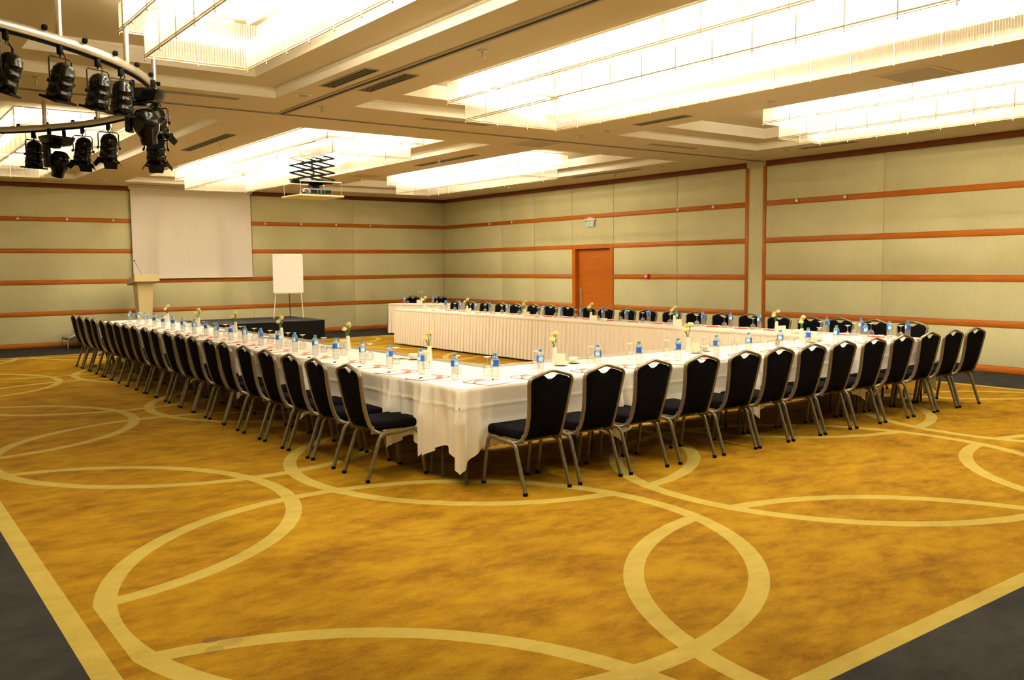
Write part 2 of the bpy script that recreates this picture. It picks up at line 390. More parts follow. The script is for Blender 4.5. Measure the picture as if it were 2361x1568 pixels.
for cx, y0, y1, lb in ((-9.57,-13.83,-12.84,'black slotted vent left of the long ceiling track, upper centre'), (-9.14,-13.84,-12.85,'black slotted vent right of the long ceiling track, upper centre'),
    (-5.02,-13.7,-12.8,'slotted vent on the ceiling band to the right of the big central chandelier'), (-5.04,-8.97,-7.06,'long slotted vent between the two far chandeliers'),
    (-1.06,-8.85,-6.88,'long slotted vent beside the right wall above the door'), (-9.25,-9.05,-6.96,'black slotted vent near the projector, left of the far chandelier'),
    (-.97,-13.49,-12.52,'slotted vent under the right foreground chandelier by the wall')):
    linear_vent(cx-VW, cx+VW, y0, y1, lb)
for cy, x0, x1, lb in ((-11.67,-7.67,-6.73,'slotted vent behind the far end of the central chandelier'), (-11.54,-3.47,-2.47,'slotted vent in front of the right-hand coffer near the pilaster'),
    (-11.67,-11.0,-10.1,'slotted vent behind the row of stage lights'), (-.62,-8.6,-7.0,'slotted vent above the projection screen'), (-.62,-11.2,-9.9,'slotted vent above the wall left of the screen')):
    linear_vent(x0, x1, cy-.04, cy+.04, lb)
def grille(x, y, label):
    r = empty('ceiling_grille', (x, y, ZC), 0, label, 'air grille', 'square grilles in the ceiling')
    f = MB(); a, b = .31, .27
    f.box(-a, a, b, a, -.01, 0).box(-a, a, -a, -b, -.01, 0).box(-a, -b, -b, b, -.01, 0).box(b, a, -b, b, -.01, 0); f.obj('grille_frame', 'ceil', r)
    MB().box(-b, b, -b, b, -.005, 0).obj('grille_mesh', 'grille', r)
grille(-5.04, -10.62, 'square return grille in the middle of the ceiling cross'); grille(-4.95, -16.68, 'square return grille near the right foreground chandelier'); grille(-5.0, -4.9, 'square return grille beyond the hanging projector')
sp = empty('sprinkler', (-9.13, -15.04, ZC), 0, 'sprinkler head on the ceiling band nearest the viewer, right of the track', 'sprinkler', 'sprinkler heads on the ceiling')
MB().lathe([(0,-.012), (.045,-.01), (.05,0)], 14).obj('escutcheon', 'chrome', sp); MB().cyl((0,0,-.06), (0,0,0), .011, 8).obj('bulb', 'brass', sp); MB().lathe([(0,-.066), (.028,-.064), (.028,-.06), (0,-.058)], 12).obj('deflector', 'brass', sp)
for x, y, lb in ((-9.11,-11.72,'sprinkler head beside the crossing of the two ceiling tracks'), (-5.03,-11.65,'sprinkler head in front of the square grille at the ceiling centre'), (-1.0,-11.46,'sprinkler head above the pilaster on the right wall'),
    (-4.97,-14.93,'sprinkler head between the central and the right chandelier'), (-.8,-7.9,'sprinkler head above the door beside the long vent'), (-5.23,-8.12,'sprinkler head over the vent between the far chandeliers'),
    (-4.92,-4.58,'sprinkler head right of the hanging projector'), (-1.1,-4.6,'sprinkler head near the far corner of the room'), (-.87,-14.67,'sprinkler head close to the right wall under the right chandelier'),
    (-12.1,-11.68,'sprinkler head behind the leftmost stage lights'), (-9.0,-4.59,'sprinkler head left of the far chandelier over the screen side'), (-9.06,-8.08,'sprinkler head near the vent left of the far chandelier'), (-8.93,-1.16,'sprinkler head just in front of the screen top')):
    dup(sp, (x, y, ZC), 0, lb)
dt = empty('ceiling_speaker', (-9.59, -12.29, ZC), 0, 'round white ceiling fitting left of the long track', 'ceiling speaker', 'round fittings on the ceiling')
MB().lathe([(0,-.018), (.05,-.018), (.06,-.01)], 20).obj('cone', 'grille', dt); MB().lathe([(.062,-.012), (.085,-.012), (.09,0), (.062,0)], 24).obj('bezel', 'white', dt)
for x, y, lb in ((-5.03,-12.21,'round white ceiling fitting in front of the central square grille'), (-1.06,-9.46,'round ceiling fitting left of the pilaster near the right wall'), (-1.05,-12.28,'round ceiling fitting right of the pilaster near the right wall'), (-9.3,-1.5,'round ceiling fitting left of the screen top')):
    dup(dt, (x, y, ZC), 0, lb)

# ------------------------------------------------------------------ chandeliers
def curtain(mb, x0, x1, y0, y1, z0, z1, pitch=.022, amp=.005):
    pts = []
    def run(a, b, nx, ny):
        L = math.dist(a, b); n = max(4, int(L/pitch)*2)
        for i in range(n):
            t = i/n; o = amp if i % 2 else -amp
            pts.append((a[0]+(b[0]-a[0])*t + nx*o, a[1]+(b[1]-a[1])*t + ny*o))
    run((x0,y0), (x1,y0), 0, 1); run((x1,y0), (x1,y1), 1, 0); run((x1,y1), (x0,y1), 0, 1); run((x0,y1), (x0,y0), 1, 0)
    n = len(pts); vs = [(x, y, z0) for x, y in pts] + [(x, y, z1) for x, y in pts]
    mb.add(vs, [(i, (i+1) % n, n+(i+1) % n, n+i) for i in range(n)])
def chandelier(cx, cy, lx, ly, label, lamp='lamp'):
    # lx, ly: outline of the lower tier
    r = empty('chandelier', (cx, cy, ZT), 0, label, 'chandelier', 'long two-tier glass rod chandeliers')
    zb, zu, m = 3.34-ZT, 3.55-ZT, .15; hx, hy = lx/2, ly/2; ux, uy = hx+m, hy+m
    lo = MB(); curtain(lo, -hx, hx, -hy, hy, zb, zu+.03); lo.obj('lower_tier', 'rods_low', r)
    up = MB(); curtain(up, -ux, ux, -uy, uy, zu, -.035); up.obj('upper_tier', 'rods', r)
    def rim(z, a, b, name):
        q = MB()
        for dz in (0, .018):
            for bx in ((-a-.006, a+.006, -b-.006, -b+.006), (-a-.006, a+.006, b-.006, b+.006), (-a-.006, -a+.006, -b, b), (a-.006, a+.006, -b, b)): q.box(*bx, z+dz, z+dz+.006)
        q.obj(name, 'brass', r)
    rim(zb-.004, hx, hy, 'lower_rim'); rim(zu-.004, ux, uy, 'upper_rim')
    for (a, b, z0, z1) in ((hx, hy, zb-.022, zu), (ux, uy, zu-.02, -.03)):
        ny = int(round(2*b/.42)); nx = max(2, int(round(2*a/.42)))
        pos = [(sx*a, -b+2*b*i/ny) for sx in (-1, 1) for i in range(ny+1)] + [(-a+2*a*i/nx, sy*b) for sy in (-1, 1) for i in range(1, nx)]
        q0 = None
        for x, y in pos:
            if q0 is None:
                q = MB(); q.cyl((0,0,z0), (0,0,z1), .0055, 6); q.lathe([(0,z0-.008), (.008,z0-.002), (.008,z0+.002), (0,z0+.008)], 6); q0 = q.obj('support_rod', 'chrome', r, (x, y, 0))
            else:
                c = q0.copy(); COL.objects.link(c); c.parent = r; c.location = (x, y, 0)
    MB().box(-ux+.02, ux-.02, -uy+.02, uy-.02, -.012, 0).obj('mounting_plate', 'white', r)
    for sx in (-1, 1): MB().cyl((sx*(hx-.02), -hy+.1, -.085), (sx*(hx-.02), hy-.1, -.085), .017, 8).obj('lamp_tube', lamp, r)
    for sy in (-1, 1): MB().cyl((-hx+.12, sy*(hy-.02), -.085), (hx-.12, sy*(hy-.02), -.085), .017, 8).obj('lamp_tube', lamp, r)
YF, YN = -5.7, -16.3
chandelier(-7.15, YN, 1.36, 6.95, 'biggest chandelier, a wide double-tier box of glass rods filling the top right of the view')
chandelier(-11.27, YN, .84, 4.6, 'chandelier over the upper left foreground, in front of the stage lights')
chandelier(-2.97, YN, .94, 4.8, 'narrow glass chandelier at the right edge above the wall panels')
chandelier(-7.15, YF, 1.33, 7.15, 'wide far chandelier directly above the hanging projector')
chandelier(-2.95, YF, .88, 4.75, 'narrow far chandelier in front of the room corner')
chandelier(-11.22, YF, .90, 4.75, 'far left chandelier behind the back row of stage lights', 'lamp_dim')

# ------------------------------------------------------------------ chairs
def groove(th):
    k = 1 - .22*math.exp(-((math.cos(th))/.22)**2)
    return (1.28*math.cos(th)*1., .92*math.sin(th)*k)
BY = [(.36,-.13), (.39,-.180), (.42,-.202), (.50,-.232), (.60,-.258), (.70,-.275), (.80,-.290), (.87,-.300), (.92,-.306)]
BW = [(.36,.180), (.40,.170), (.46,.166), (.58,.172), (.70,.184), (.80,.197), (.83,.198), (.86,.19), (.88,.165), (.90,.10), (.915,0)]
def make_chair(label, group):
    r = empty('banquet_chair', (0,0,0), 0, label, 'chair', group)
    st = MB()
    def seat(u, v): pass
    st.rbox(-.205, .205, -.185, .222, .388, .462, .028, 3, taper=lambda c: Vector((c.x*(1. if c.y > 0 else .93), c.y, c.z + (.004 if c.y > 0 and c.z > .42 else 0))))
    st.obj('seat', 'velvet', r)
    pb = MB()
    for side in (1, -1):
        def f(u, v, side=side):
            s = 2*u-1; x0 = abs(s)*.192; zt = (.905 - .26*x0) if x0 < .155 else .8647 - (x0-.155)*.80
            if x0 < .066: zt = min(zt, .851 + .0368*(x0/.066)**2)
            zb = .395 + .055*max(0, 1-(s/.62)**2)
            z = zb + (zt-zb)*v; x = s*(lerpt(BW, min(z, .83)) - .005); edge = (1-abs(s)**6)*(1-abs(2*v-1)**10)
            return Vector((x, lerpt(BY, z) + side*(.006 + .014*edge) + .004, z))
        pb.grid(f, 26, 18)
        if side == -1: pass
    pb.v = [(x, y, z - .018*min(1, max(0, (z-.46)/.40))) for x, y, z in pb.v]; pb.obj('backrest', 'velvet', r)
    bf = MB(); half = [(.196,-.05,.372), (.190,-.10,.368), (.182,-.145,.374), (.174,-.185,.398), (.168,-.212,.44), (.167,-.236,.51), (.172,-.256,.59), (.181,-.272,.68), (.191,-.286,.77), (.198,-.293,.815), (.199,-.298,.836), (.195,-.300,.852), (.184,-.302,.866), (.165,-.303,.8755), (.10,-.305,.8935), (.035,-.306,.911), (.012,-.306,.916)]
    path = half + [(-x, y, z) for x, y, z in half[::-1]]
    bf.tube(path, .0138, 12, prof=groove, up=(0,1,0)); bf.v = [(x, y, z - .018*min(1, max(0, (z-.46)/.40))) for x, y, z in bf.v]; bo = bf.obj('back_frame', 'frame', r)
    for s in (-1, 1): MB().box(s*.178-.003, s*.178+.003, -.205, -.15, .365, .43).obj('bracket', 'frame', bo)
    sf = MB()
    for s in (-1, 1): sf.tube([(s*.205,-.125,.352), (s*.205,-.09,.361), (s*.205,.15,.380)], 0.0132, 12, prof=groove, up=(0,0,1))
    for y, z in ((-.09,.362), (.13,.374)): sf.cyl((-.2,y,z), (.2,y,z), .009, 8)
    sf.obj('seat_frame', 'frame', r)
    for s in (-1, 1):
        for rear in (1, 0):
            if rear: p = [(s*.211,-.257,.012), (s*.208,-.17,.26), (s*.207,-.152,.318), (s*.206,-.138,.342), (s*.205,-.112,.356)]
            else: p = [(s*.213,.256,.012), (s*.209,.212,.29), (s*.207,.200,.342), (s*.206,.182,.368), (s*.205,.15,.380)]
            lg = MB(); lg.tube(p, 0.0132, 12, prof=groove, up=(0,1,.3) if rear else (0,1,.2)); lo = lg.obj('leg', 'frame', r)
            MB().lathe([(0,0), (.017,0), (.018,.02), (.014,.024)], 12, T(*p[0][:2], 0)).obj('foot_cap', 'blackmat', lo)
    return r
LCH = [-15.29,-14.68,-14.16,-13.61,-13.05,-12.46,-11.99,-11.44,-10.94,-10.45,-9.87,-9.42,-8.92,-8.44,-7.96,-7.50,-7.03,-6.50,-6.03,-5.48,-4.97]
RCH = [-9.67,-9.14,-8.62,-8.04,-7.49,-7.01,-6.51,-6.01,-5.49,-4.96,-4.42,-3.92,-3.42]
FCH = [-4.88,-5.48,-6.02,-6.60,-7.11,-7.67,-8.23,-8.73,-9.31,-9.79,-10.34,-10.84,-11.37,-11.91,-12.43,-12.96,-13.49,-14.0,-14.49,-15.01,-15.52]
first = None
def chair(x, y, rz, label, group):
    global first
    if first is None: first = make_chair(label, group); first.location = (x, y, 0); first.rotation_euler = (0,0,rz); return
    c = dup(first, (x, y, 0), rz, label); c['group'] = group
for i, y in enumerate(LCH):
    lb = 'black chair with bronze frame nearest the table corner in the left row' if i == 0 else ('black chair at the far end of the left row, beside the metal step' if i == 20 else '%s black chair from the near table corner in the left row' % ORD[i])
    chair(-10.312 + random.uniform(-.008, .004), y, -PI/2 + math.radians(random.uniform(-1.5, 1.5)), lb, 'black banquet chairs along the left arm of the table')
for i, x in enumerate(RCH):
    lb = 'bronze-framed black chair nearest the table corner in the foreground row' if i == 0 else ('black chair at the right end of the foreground row, gap under its back' if i == 12 else '%s black chair from the near table corner in the foreground row' % ORD[i])
    chair(x, -16.306 - random.uniform(0, .010), math.radians(random.uniform(-1.5, 1.5) - (3 if i == 12 else 0)), lb, 'black banquet chairs along the foreground side of the table')
for i, y in enumerate(FCH[::-1]):
    lb = 'black chair at the right end of the row facing the viewer along the wall' if i == 0 else ('black chair at the far left end of the row along the right wall' if i == 20 else '%s black chair from the right in the row along the right wall' % ORD[i])
    chair(-3.115 + random.uniform(0, .015), y, PI/2 + math.radians(random.uniform(-2, 2)), lb, 'black banquet chairs along the wall side of the table')

# ------------------------------------------------------------------ tables and cloths
ZTOP = .75
def folding_table(x0, x1, y0, y1, label, group, legs):
    cx, cy = (x0+x1)/2, (y0+y1)/2
    r = empty('folding_table', (cx, cy, 0), 0, label, 'table', group)
    MB().rbox(x0-cx+.012, x1-cx-.012, y0-cy+.012, y1-cy-.012, ZTOP-.034, ZTOP-.006, .004, 1).obj('tabletop', 'white', r)
    for lx, ly in legs:
        MB().cyl((lx-cx, ly-cy, .0), (lx-cx, ly-cy, ZTOP-.03), .014, 8).obj('leg', 'darkgrey', r)
    return r
def cloth(name, x0, x1, y0, y1, sides, tips, label, group, ztop=ZTOP, hem=.29, seed=1):
    nb = {'W': ('N','S'), 'S': ('W','E'), 'E': ('S','N'), 'N': ('E','W')}
    """sides: subset of 'W','S','E','N' that hang down. tips: dict side->(amount at start, amount at end)."""
    rnd = random.Random(seed); mb = MB(); R = .010
    mb.grid(lambda u, v: Vector((x0+R+(x1-x0-2*R)*u, y0+R+(y1-y0-2*R)*v, ztop + .0012*math.sin(u*9+seed)*math.sin(v*7+seed))), 14, 8)
    geo = {'W': ((x0,y1), (x0,y0), (-1,0)), 'S': ((x0,y0), (x1,y0), (0,-1)), 'E': ((x1,y0), (x1,y1), (1,0)), 'N': ((x1,y1), (x0,y1), (0,1))}
    for sd in 'WSEN':
        a, b, n = geo[sd]; L = math.dist(a, b); dx, dy = (b[0]-a[0])/L, (b[1]-a[1])/L
        drop = sd in sides; ph = rnd.uniform(0, 6); cor = [q in sides for q in nb[sd]]
        if not drop:
            mb.grid(lambda u, v: Vector((a[0]+dx*L*u - n[0]*R*(1-v), a[1]+dy*L*u - n[1]*R*(1-v), ztop - .012*v)), 10, 2); continue
        t0, t1 = tips.get(sd, (0, 0)); rows = 40; cols = max(30, int(L/.016))
        def f(u, v):
            s = u*L; e0, e1 = s, L-s
            tip = 0; fold = 0; lat = 0
            mid = 1.
            for e, amt, sg, cr in ((e0, t0, -1, cor[0]), (e1, t1, 1, cor[1])):
                if (amt or cr) and e < .30:
                    k = 1 - e/.30; mid = min(mid, e/.30); am = .17 if cr else amt
                    tip += am*max(0, (k-.25)/.75)**1.25 if (e > .04 or cr) else am*(.62 + .3*e/.04)
                    fold += .030*k + (.030 if cr else .040)*math.sin(2*PI*e/.13)*min(1, e/.03)*k**.7
                    if cr: lat += sg*.030*k
            H = ztop - hem + tip; zz = ztop - H*v
            if v < .04: off = R*math.sin(v/.04*PI/2) - R
            else: off = 0
            d = (ztop-zz); hang = min(1, d/.25)
            o = off - .036*hang*mid + fold*hang + .004*math.sin(s*13+ph)*hang*mid
            if abs(d-.145) < .013: o += .006*(1-abs(d-.145)/.013)   # ironed fold line
            return Vector((a[0]+dx*(s+lat*hang) + n[0]*o, a[1]+dy*(s+lat*hang) + n[1]*o, zz))
        mb.grid(f, cols, rows)
    o = mb.obj(name, 'linen'); tag(o, label, 'tablecloth', group); return o
XA, XB, XC = -10.13, -9.66, -9.19       # left arm strips
YA, YB, YC = -16.12, -15.63, -15.12      # foreground strips
# foreground side, outer strip
fx = [-10.13, -8.56, -6.75, -4.95, -3.42]
fl = ['hanging in points at the near corner', 'second from the near corner on the foreground side', 'third from the near corner on the foreground side', 'at the right end of the foreground side']
for i in range(4):
    a, b = fx[i], fx[i+1]
    sides = 'S' + ('W' if i == 0 else '') + ('E' if i == 3 else '')
    cloth('tablecloth', a, b, YA, YB, sides, {'S': (.15, .10), 'W': (.0 if i else .12, .16), 'E': (.14, .1)}, 'outer white tablecloth ' + fl[i], 'white cloths along the foreground side', seed=i+1)
    folding_table(a, b, YA, YB, 'narrow table under the outer foreground cloth ' + fl[i], 'narrow tables along the foreground side', [(a+.10, YA+.08), (a+.10, YB-.08), (b-.10, YA+.08), (b-.10, YB-.08)])
# foreground, inner strip (its short end hangs on the left)
for i, (a, b) in enumerate(((-10.13, -8.45), (-8.45, -6.65), (-6.65, -4.85), (-4.85, -3.42))):
    lb = ['beside the left arm', 'second from the left', 'third from the left', 'at the right end'][i]
    cloth('tablecloth', a, b, YB, YC, ('W' if i == 0 else '') + ('E' if i == 3 else ''), {'W': (.13, .15), 'E': (.1, .12)}, 'white cloth on the inner foreground strip, ' + lb, 'white cloths along the foreground side', seed=i+11, hem=.30)
    folding_table(a, b, YB, YC, 'narrow folding table under the inner foreground cloth, ' + lb, 'narrow tables along the foreground side', [(a+.10, YB+.08), (b-.10, YB+.08)])
# left arm
ly = [-15.12, -13.36, -11.60, -9.84, -8.08, -6.32, -4.56]
for i in range(6):
    a, b = ly[i], ly[i+1]; pos = 'nearest the viewer' if i == 0 else ('at the far end' if i == 5 else ORD[i] + ' from the viewer')
    cloth('tablecloth', XA, XB, a, b, 'W' + ('N' if i == 5 else ''), {'W': (.10, .15), 'N': (.1,.1)}, 'white cloth on the outer left arm of the table, ' + pos, 'white cloths along the left arm', seed=i+21)
    folding_table(XA, XB, a, b, 'narrow folding table under the outer left arm cloth, ' + pos, 'narrow tables along the left arm', [(XA+.08, a+.1), (XA+.08, b-.1), (XB-.08, a+.1)])
    folding_table(XB, XC, a, b, 'narrow folding table under the inner left arm cloth, ' + pos, 'narrow tables along the left arm', [(XC-.08, a+.1), (XC-.08, b-.1)])
    cloth('tablecloth', XB, XC, a, b, 'N' if i == 5 else '', {}, 'white cloth on the inner left arm of the table, ' + pos, 'white cloths along the left arm', seed=i+31)
# far arm
fy = [-15.12, -13.1, -11.35, -9.6, -7.85, -6.1, -4.72]
XD, XE, XF = -4.26, -3.84, -3.42
for i in range(6):
    a, b = fy[i], fy[i+1]; pos = 'at the right end' if i == 0 else ('at the far left end' if i == 5 else ORD[i] + ' from the right')
    cloth('tablecloth', XD, XF, a, b, 'E', {'E': (.10, .12)}, 'white cloth on the long table along the right wall, ' + pos, 'white cloths on the wall-side tables', seed=i+41)
    folding_table(XD, XF, a, b, 'table under the white cloth along the right wall, ' + pos, 'wall-side tables', [(XF-.08, a+.1), (XF-.08, b-.1)])
def skirt(a, b, n, label, group, ztop=.775, zbot=.035, pitch=.105, flare=.02):
    L = math.dist(a, b); dx, dy = (b[0]-a[0])/L, (b[1]-a[1])/L
    N_ = int(L/pitch); r = empty('table_skirt', ((a[0]+b[0])/2, (a[1]+b[1])/2, 0), 0, label, 'table skirt', group)
    ox, oy = (a[0]+b[0])/2, (a[1]+b[1])/2; cols = N_*13; rnd = random.Random(int(L*100))
    jit = [rnd.uniform(-.006, .010) for _ in range(N_+2)]
    def prof(ph): return .018*(1-ph) + (.016 if ph > .001 and ph < .84 else -.014)
    def f(u, v):
        s = u*L; k = s/pitch; i = int(k); ph = k-i; z = (ztop-.055) + (zbot-(ztop-.055))*v
        o = .004 + (prof(ph) + jit[min(i, N_)])*(.35+.65*v) + flare*v
        return Vector((a[0]+dx*s + n[0]*o - ox, a[1]+dy*s + n[1]*o - oy, z))
    m = MB(); m.grid(f, cols, 5, False); m.obj('pleats', 'skirt', r)
    def g(u, v):
        s = u*L; w = .003*math.sin(s*5.1)+.002*math.sin(s*11)
        o = (.0, .009, .013, .009, .0)[int(round(v*4))]
        z = ztop + w - .062*v
        return Vector((a[0]+dx*s + n[0]*(o+.006) - ox, a[1]+dy*s + n[1]*(o+.006) - oy, z))
    m = MB(); m.grid(g, int(L/.06), 4); m.obj('header_band', 'skirt', r)
skirt((XD,-9.6), (XD,-4.72), (-1,0), 'pleated cream skirt on the inner side of the wall-side table, its far half', 'pleated skirts inside the table')
skirt((XD,-15.12), (XD,-9.6), (-1,0), 'pleated cream skirt on the inner side of the wall-side table, its near half', 'pleated skirts inside the table')
skirt((XD,-4.72), (XF,-4.72), (0,1), 'short pleated skirt at the far end of the wall-side table', 'pleated skirts inside the table')
skirt((XC,YC), (XC,-4.56), (1,0), 'cream skirt edge on the inner side of the left arm', 'pleated skirts inside the table')
skirt((XD,YC), (XC,YC), (0,1), 'cream skirt edge on the inner side of the foreground tables', 'pleated skirts inside the table')
# head table, set at an angle at the far end
hd_ = Vector((.55,-.835,0)).normalized(); hn = Vector((-hd_.y, hd_.x, 0)); hn = hn if hn.x > 0 else -hn
F1 = Vector((-2.95,-2.05,0)); ang = math.atan2(hd_.y, hd_.x)
ht = empty('folding_table', F1, ang, 'short table standing at an angle in the far corner under a white cloth', 'table')
MB().rbox(.0, 1.8, .012, .55, .715, .742, .004, 1).obj('tabletop', 'white', ht)
for p in ((.1,.1), (1.7,.1), (.1,.45), (1.7,.45)): MB().cyl((*p,0), (*p,.72), .014, 8).obj('leg', 'darkgrey', ht)
hc = MB(); hc.grid(lambda u, v: Vector((1.8*u, .56*v, .75)), 10, 4)
hc.grid(lambda u, v: Vector((1.8*u, -.012*math.sin(v*PI/2), .75-.012*v)), 10, 2); hc.grid(lambda u, v: Vector((1.8*u, .56, .75-.45*v)), 10, 3)
hc.grid(lambda u, v: Vector((-.02*v - .10*v*(1-u*.6), .56*(1-u) , .75-.70*v + .0*u)), 8, 6); hc.grid(lambda u, v: Vector((1.8+.02*v, .56*u, .75-.70*v)), 8, 6)
ho = hc.obj('tablecloth', 'linen'); ho.location = F1; ho.rotation_euler = (0,0,ang); tag(ho, 'white cloth on the short angled table in the far corner', 'tablecloth')
ea = F1; eb = F1 + hd_*1.8
skirt((ea.x, ea.y), (eb.x, eb.y), (-hn.x, -hn.y), 'pleated skirt on the front of the short angled table in the far corner', 'pleated skirts inside the table', ztop=.765)
for s, w in ((-.05,'left'), (.76,'right')):
    p = F1 + hd_*s + hn*1.17
    c = dup(first, (p.x, p.y, 0), math.atan2(-hn.y, -hn.x) - PI/2, '%s one of the two black chairs behind the angled table in the far corner' % w); c['group'] = 'chairs at the angled corner table'

# ------------------------------------------------------------------ tabletop things
def make_bottle(label, group):
    r = empty('water_bottle', (0,0,0), 0, label, 'bottle', group)
    pr = [(0,.002), (.026,0), (.031,.006), (.0305,.02)]
    for k in range(5): z = .024+k*.016; pr += [(.0315,z+.004), (.0292,z+.009), (.0315,z+.013)]
    pr += [(.0305,.107), (.0305,.158), (.0295,.168), (.022,.184), (.0135,.193), (.0130,.197)]
    MB().lathe(pr, 16).obj('bottle_body', 'pet', r)
    MB().lathe([(.0312,.110), (.0318,.111), (.0318,.157), (.0312,.158)], 18).obj('bottle_label', 'label', r)
    MB().lathe([(0,.212), (.0145,.211), (.0155,.208), (.0155,.193), (.0,.193)][::-1], 14).obj('bottle_cap', 'blue', r)
    return r
def make_glass(label, group):
    r = empty('wine_glass', (0,0,0), 0, label, 'glass', group)
    MB().lathe([(.036,.0), (.0385,.02), (.037,.045), (.028,.066), (.012,.076), (.004,.082)], 16).obj('bowl', 'glass', r)
    MB().lathe([(.004,.080), (.0035,.10), (.0038,.13), (.008,.143)], 8).obj('stem', 'glass', r)
    MB().lathe([(.008,.143), (.022,.150), (.034,.1535), (.034,.1555), (0,.1555)], 18).obj('foot', 'china', r)
    return r
def make_pad(label, group):
    r = empty('notepad', (0,0,0), 0, label, 'notepad', group)
    MB().box(-.105, .105, -.148, .148, .001, .007).obj('paper', 'pad', r)
    MB().box(-.106, .106, .138, .150, .001, .009).obj('binding', 'red', r)
    return r
def make_pen(label, group):
    r = empty('pen', (0,0,0), 0, label, 'pen', group)
    MB().cyl((0,-.02,.0045), (0,.07,.0045), .0042, 8).obj('barrel', 'white', r)
    MB().cyl((0,-.07,.0048), (0,-.02,.0048), .0047, 8).obj('pen_cap', 'blackmat', r)
    return r
proto = {}
def put(kind, maker, x, y, z, rz, label, group):
    if kind not in proto:
        o = maker(label, group); o.location = (x, y, z); o.rotation_euler = (0,0,rz); proto[kind] = o; return o
    o = dup(proto[kind], (x, y, z), rz, label); o['group'] = group; return o
Z = ZTOP + .0022
LBOT = [-15.64,-15.12,-14.58,-14.06,-13.49,-13.01,-12.49,-12.05,-11.51,-10.99,-10.5,-9.96,-9.55,-9.04,-8.52,-8.03,-7.54,-7.05,-6.56,-6.09,-5.58]
RBOT = [-9.6,-9.14,-8.5,-8.0,-7.49,-6.95,-6.46,-5.95,-5.47,-4.95,-4.38,-3.88]
FBOT = [-5.73,-6.26,-6.83,-7.34,-7.9,-8.44,-9.0,-9.5,-10.04,-10.59,-11.14,-11.64,-12.22,-12.75,-13.26,-13.76,-14.82,-15.3,-15.91]
rs = random.Random(5)
def nth(i, n, end): return ('nearest ' + end) if i == 0 else ('farthest from ' + end if i == n-1 else '%s from %s' % (ORD[i], end))
for i, y in enumerate(LBOT):
    put('bottle', make_bottle, -9.86, y, Z, rs.uniform(0, 6.28), 'blue-capped water bottle on the left arm, %s' % nth(i, 21, 'the near corner'), 'water bottles on the left arm')
    put('glass', make_glass, -9.62, y+.33 + rs.uniform(-.02, .02), Z, 0, 'upturned wine glass on the left arm, %s' % nth(i, 21, 'the near corner'), 'upturned wine glasses on the left arm')
    put('pad', make_pad, -9.965, y+.24+rs.uniform(-.02,.02), Z, -PI/2 + rs.uniform(-.06, .06) + .12, 'white notepad with red print on the left arm, %s' % nth(i, 21, 'the near corner'), 'notepads on the left arm')
    put('pen', make_pen, -10.01, y+.24, Z+.007, -PI/2+.5+rs.uniform(-.2,.2), 'black-capped pen on the left arm notepad %s' % nth(i, 21, 'the near corner'), 'pens on the left arm')
for i, x in enumerate(RBOT):
    put('bottle', make_bottle, x, -15.83, Z, rs.uniform(0, 6.28), 'blue-capped water bottle on the foreground side, %s' % nth(i, 12, 'the near corner'), 'water bottles on the foreground side')
    put('glass', make_glass, x+.12 if i == 0 else x+.27, -15.55 if i == 0 else -15.43, Z, 0, 'upturned wine glass on the foreground side, %s' % nth(i, 12, 'the near corner'), 'upturned wine glasses on the foreground side')
    put('pad', make_pad, x-.17, -15.945, Z, .14 + rs.uniform(-.05, .05), 'white notepad with red print on the foreground side, %s' % nth(i, 12, 'the near corner'), 'notepads on the foreground side')
    put('pen', make_pen, x-.115, -15.93, Z+.007, 2.3+rs.uniform(-.2,.2), 'black-capped pen on the foreground notepad %s' % nth(i, 12, 'the near corner'), 'pens on the foreground side')
for i, y in enumerate(FBOT[::-1]):
    put('bottle', make_bottle, -3.62, y, Z, rs.uniform(0, 6.28), 'blue-capped water bottle on the wall-side table, %s' % nth(i, 19, 'its right end'), 'water bottles on the wall-side table')
    put('glass', make_glass, -3.72, y+.03, Z, 0, 'upturned wine glass on the wall-side table, %s' % nth(i, 19, 'its right end'), 'upturned wine glasses on the wall-side table')
    put('pad', make_pad, -3.60, y-.27, Z, PI/2+.05+rs.uniform(-.05,.05), 'notepad with red print on the wall-side table, %s' % nth(i, 19, 'its right end'), 'notepads on the wall-side table')
    put('pen', make_pen, -3.58, y-.27, Z+.007, 1.2+rs.uniform(-.3,.3), 'pen on the wall-side notepad %s' % nth(i, 19, 'its right end'), 'pens on the wall-side table')
for (x, y), w in (((-2.69,-2.36),'left'), ((-2.22,-2.95),'right')):
    put('bottle', make_bottle, x, y, Z, 1., '%s water bottle on the angled corner table' % w, 'water bottles on the corner table')
    put('glass', make_glass, x+.10, y-.02, Z, 0, 'upturned glass beside the %s bottle on the angled corner table' % w, 'glasses on the corner table')
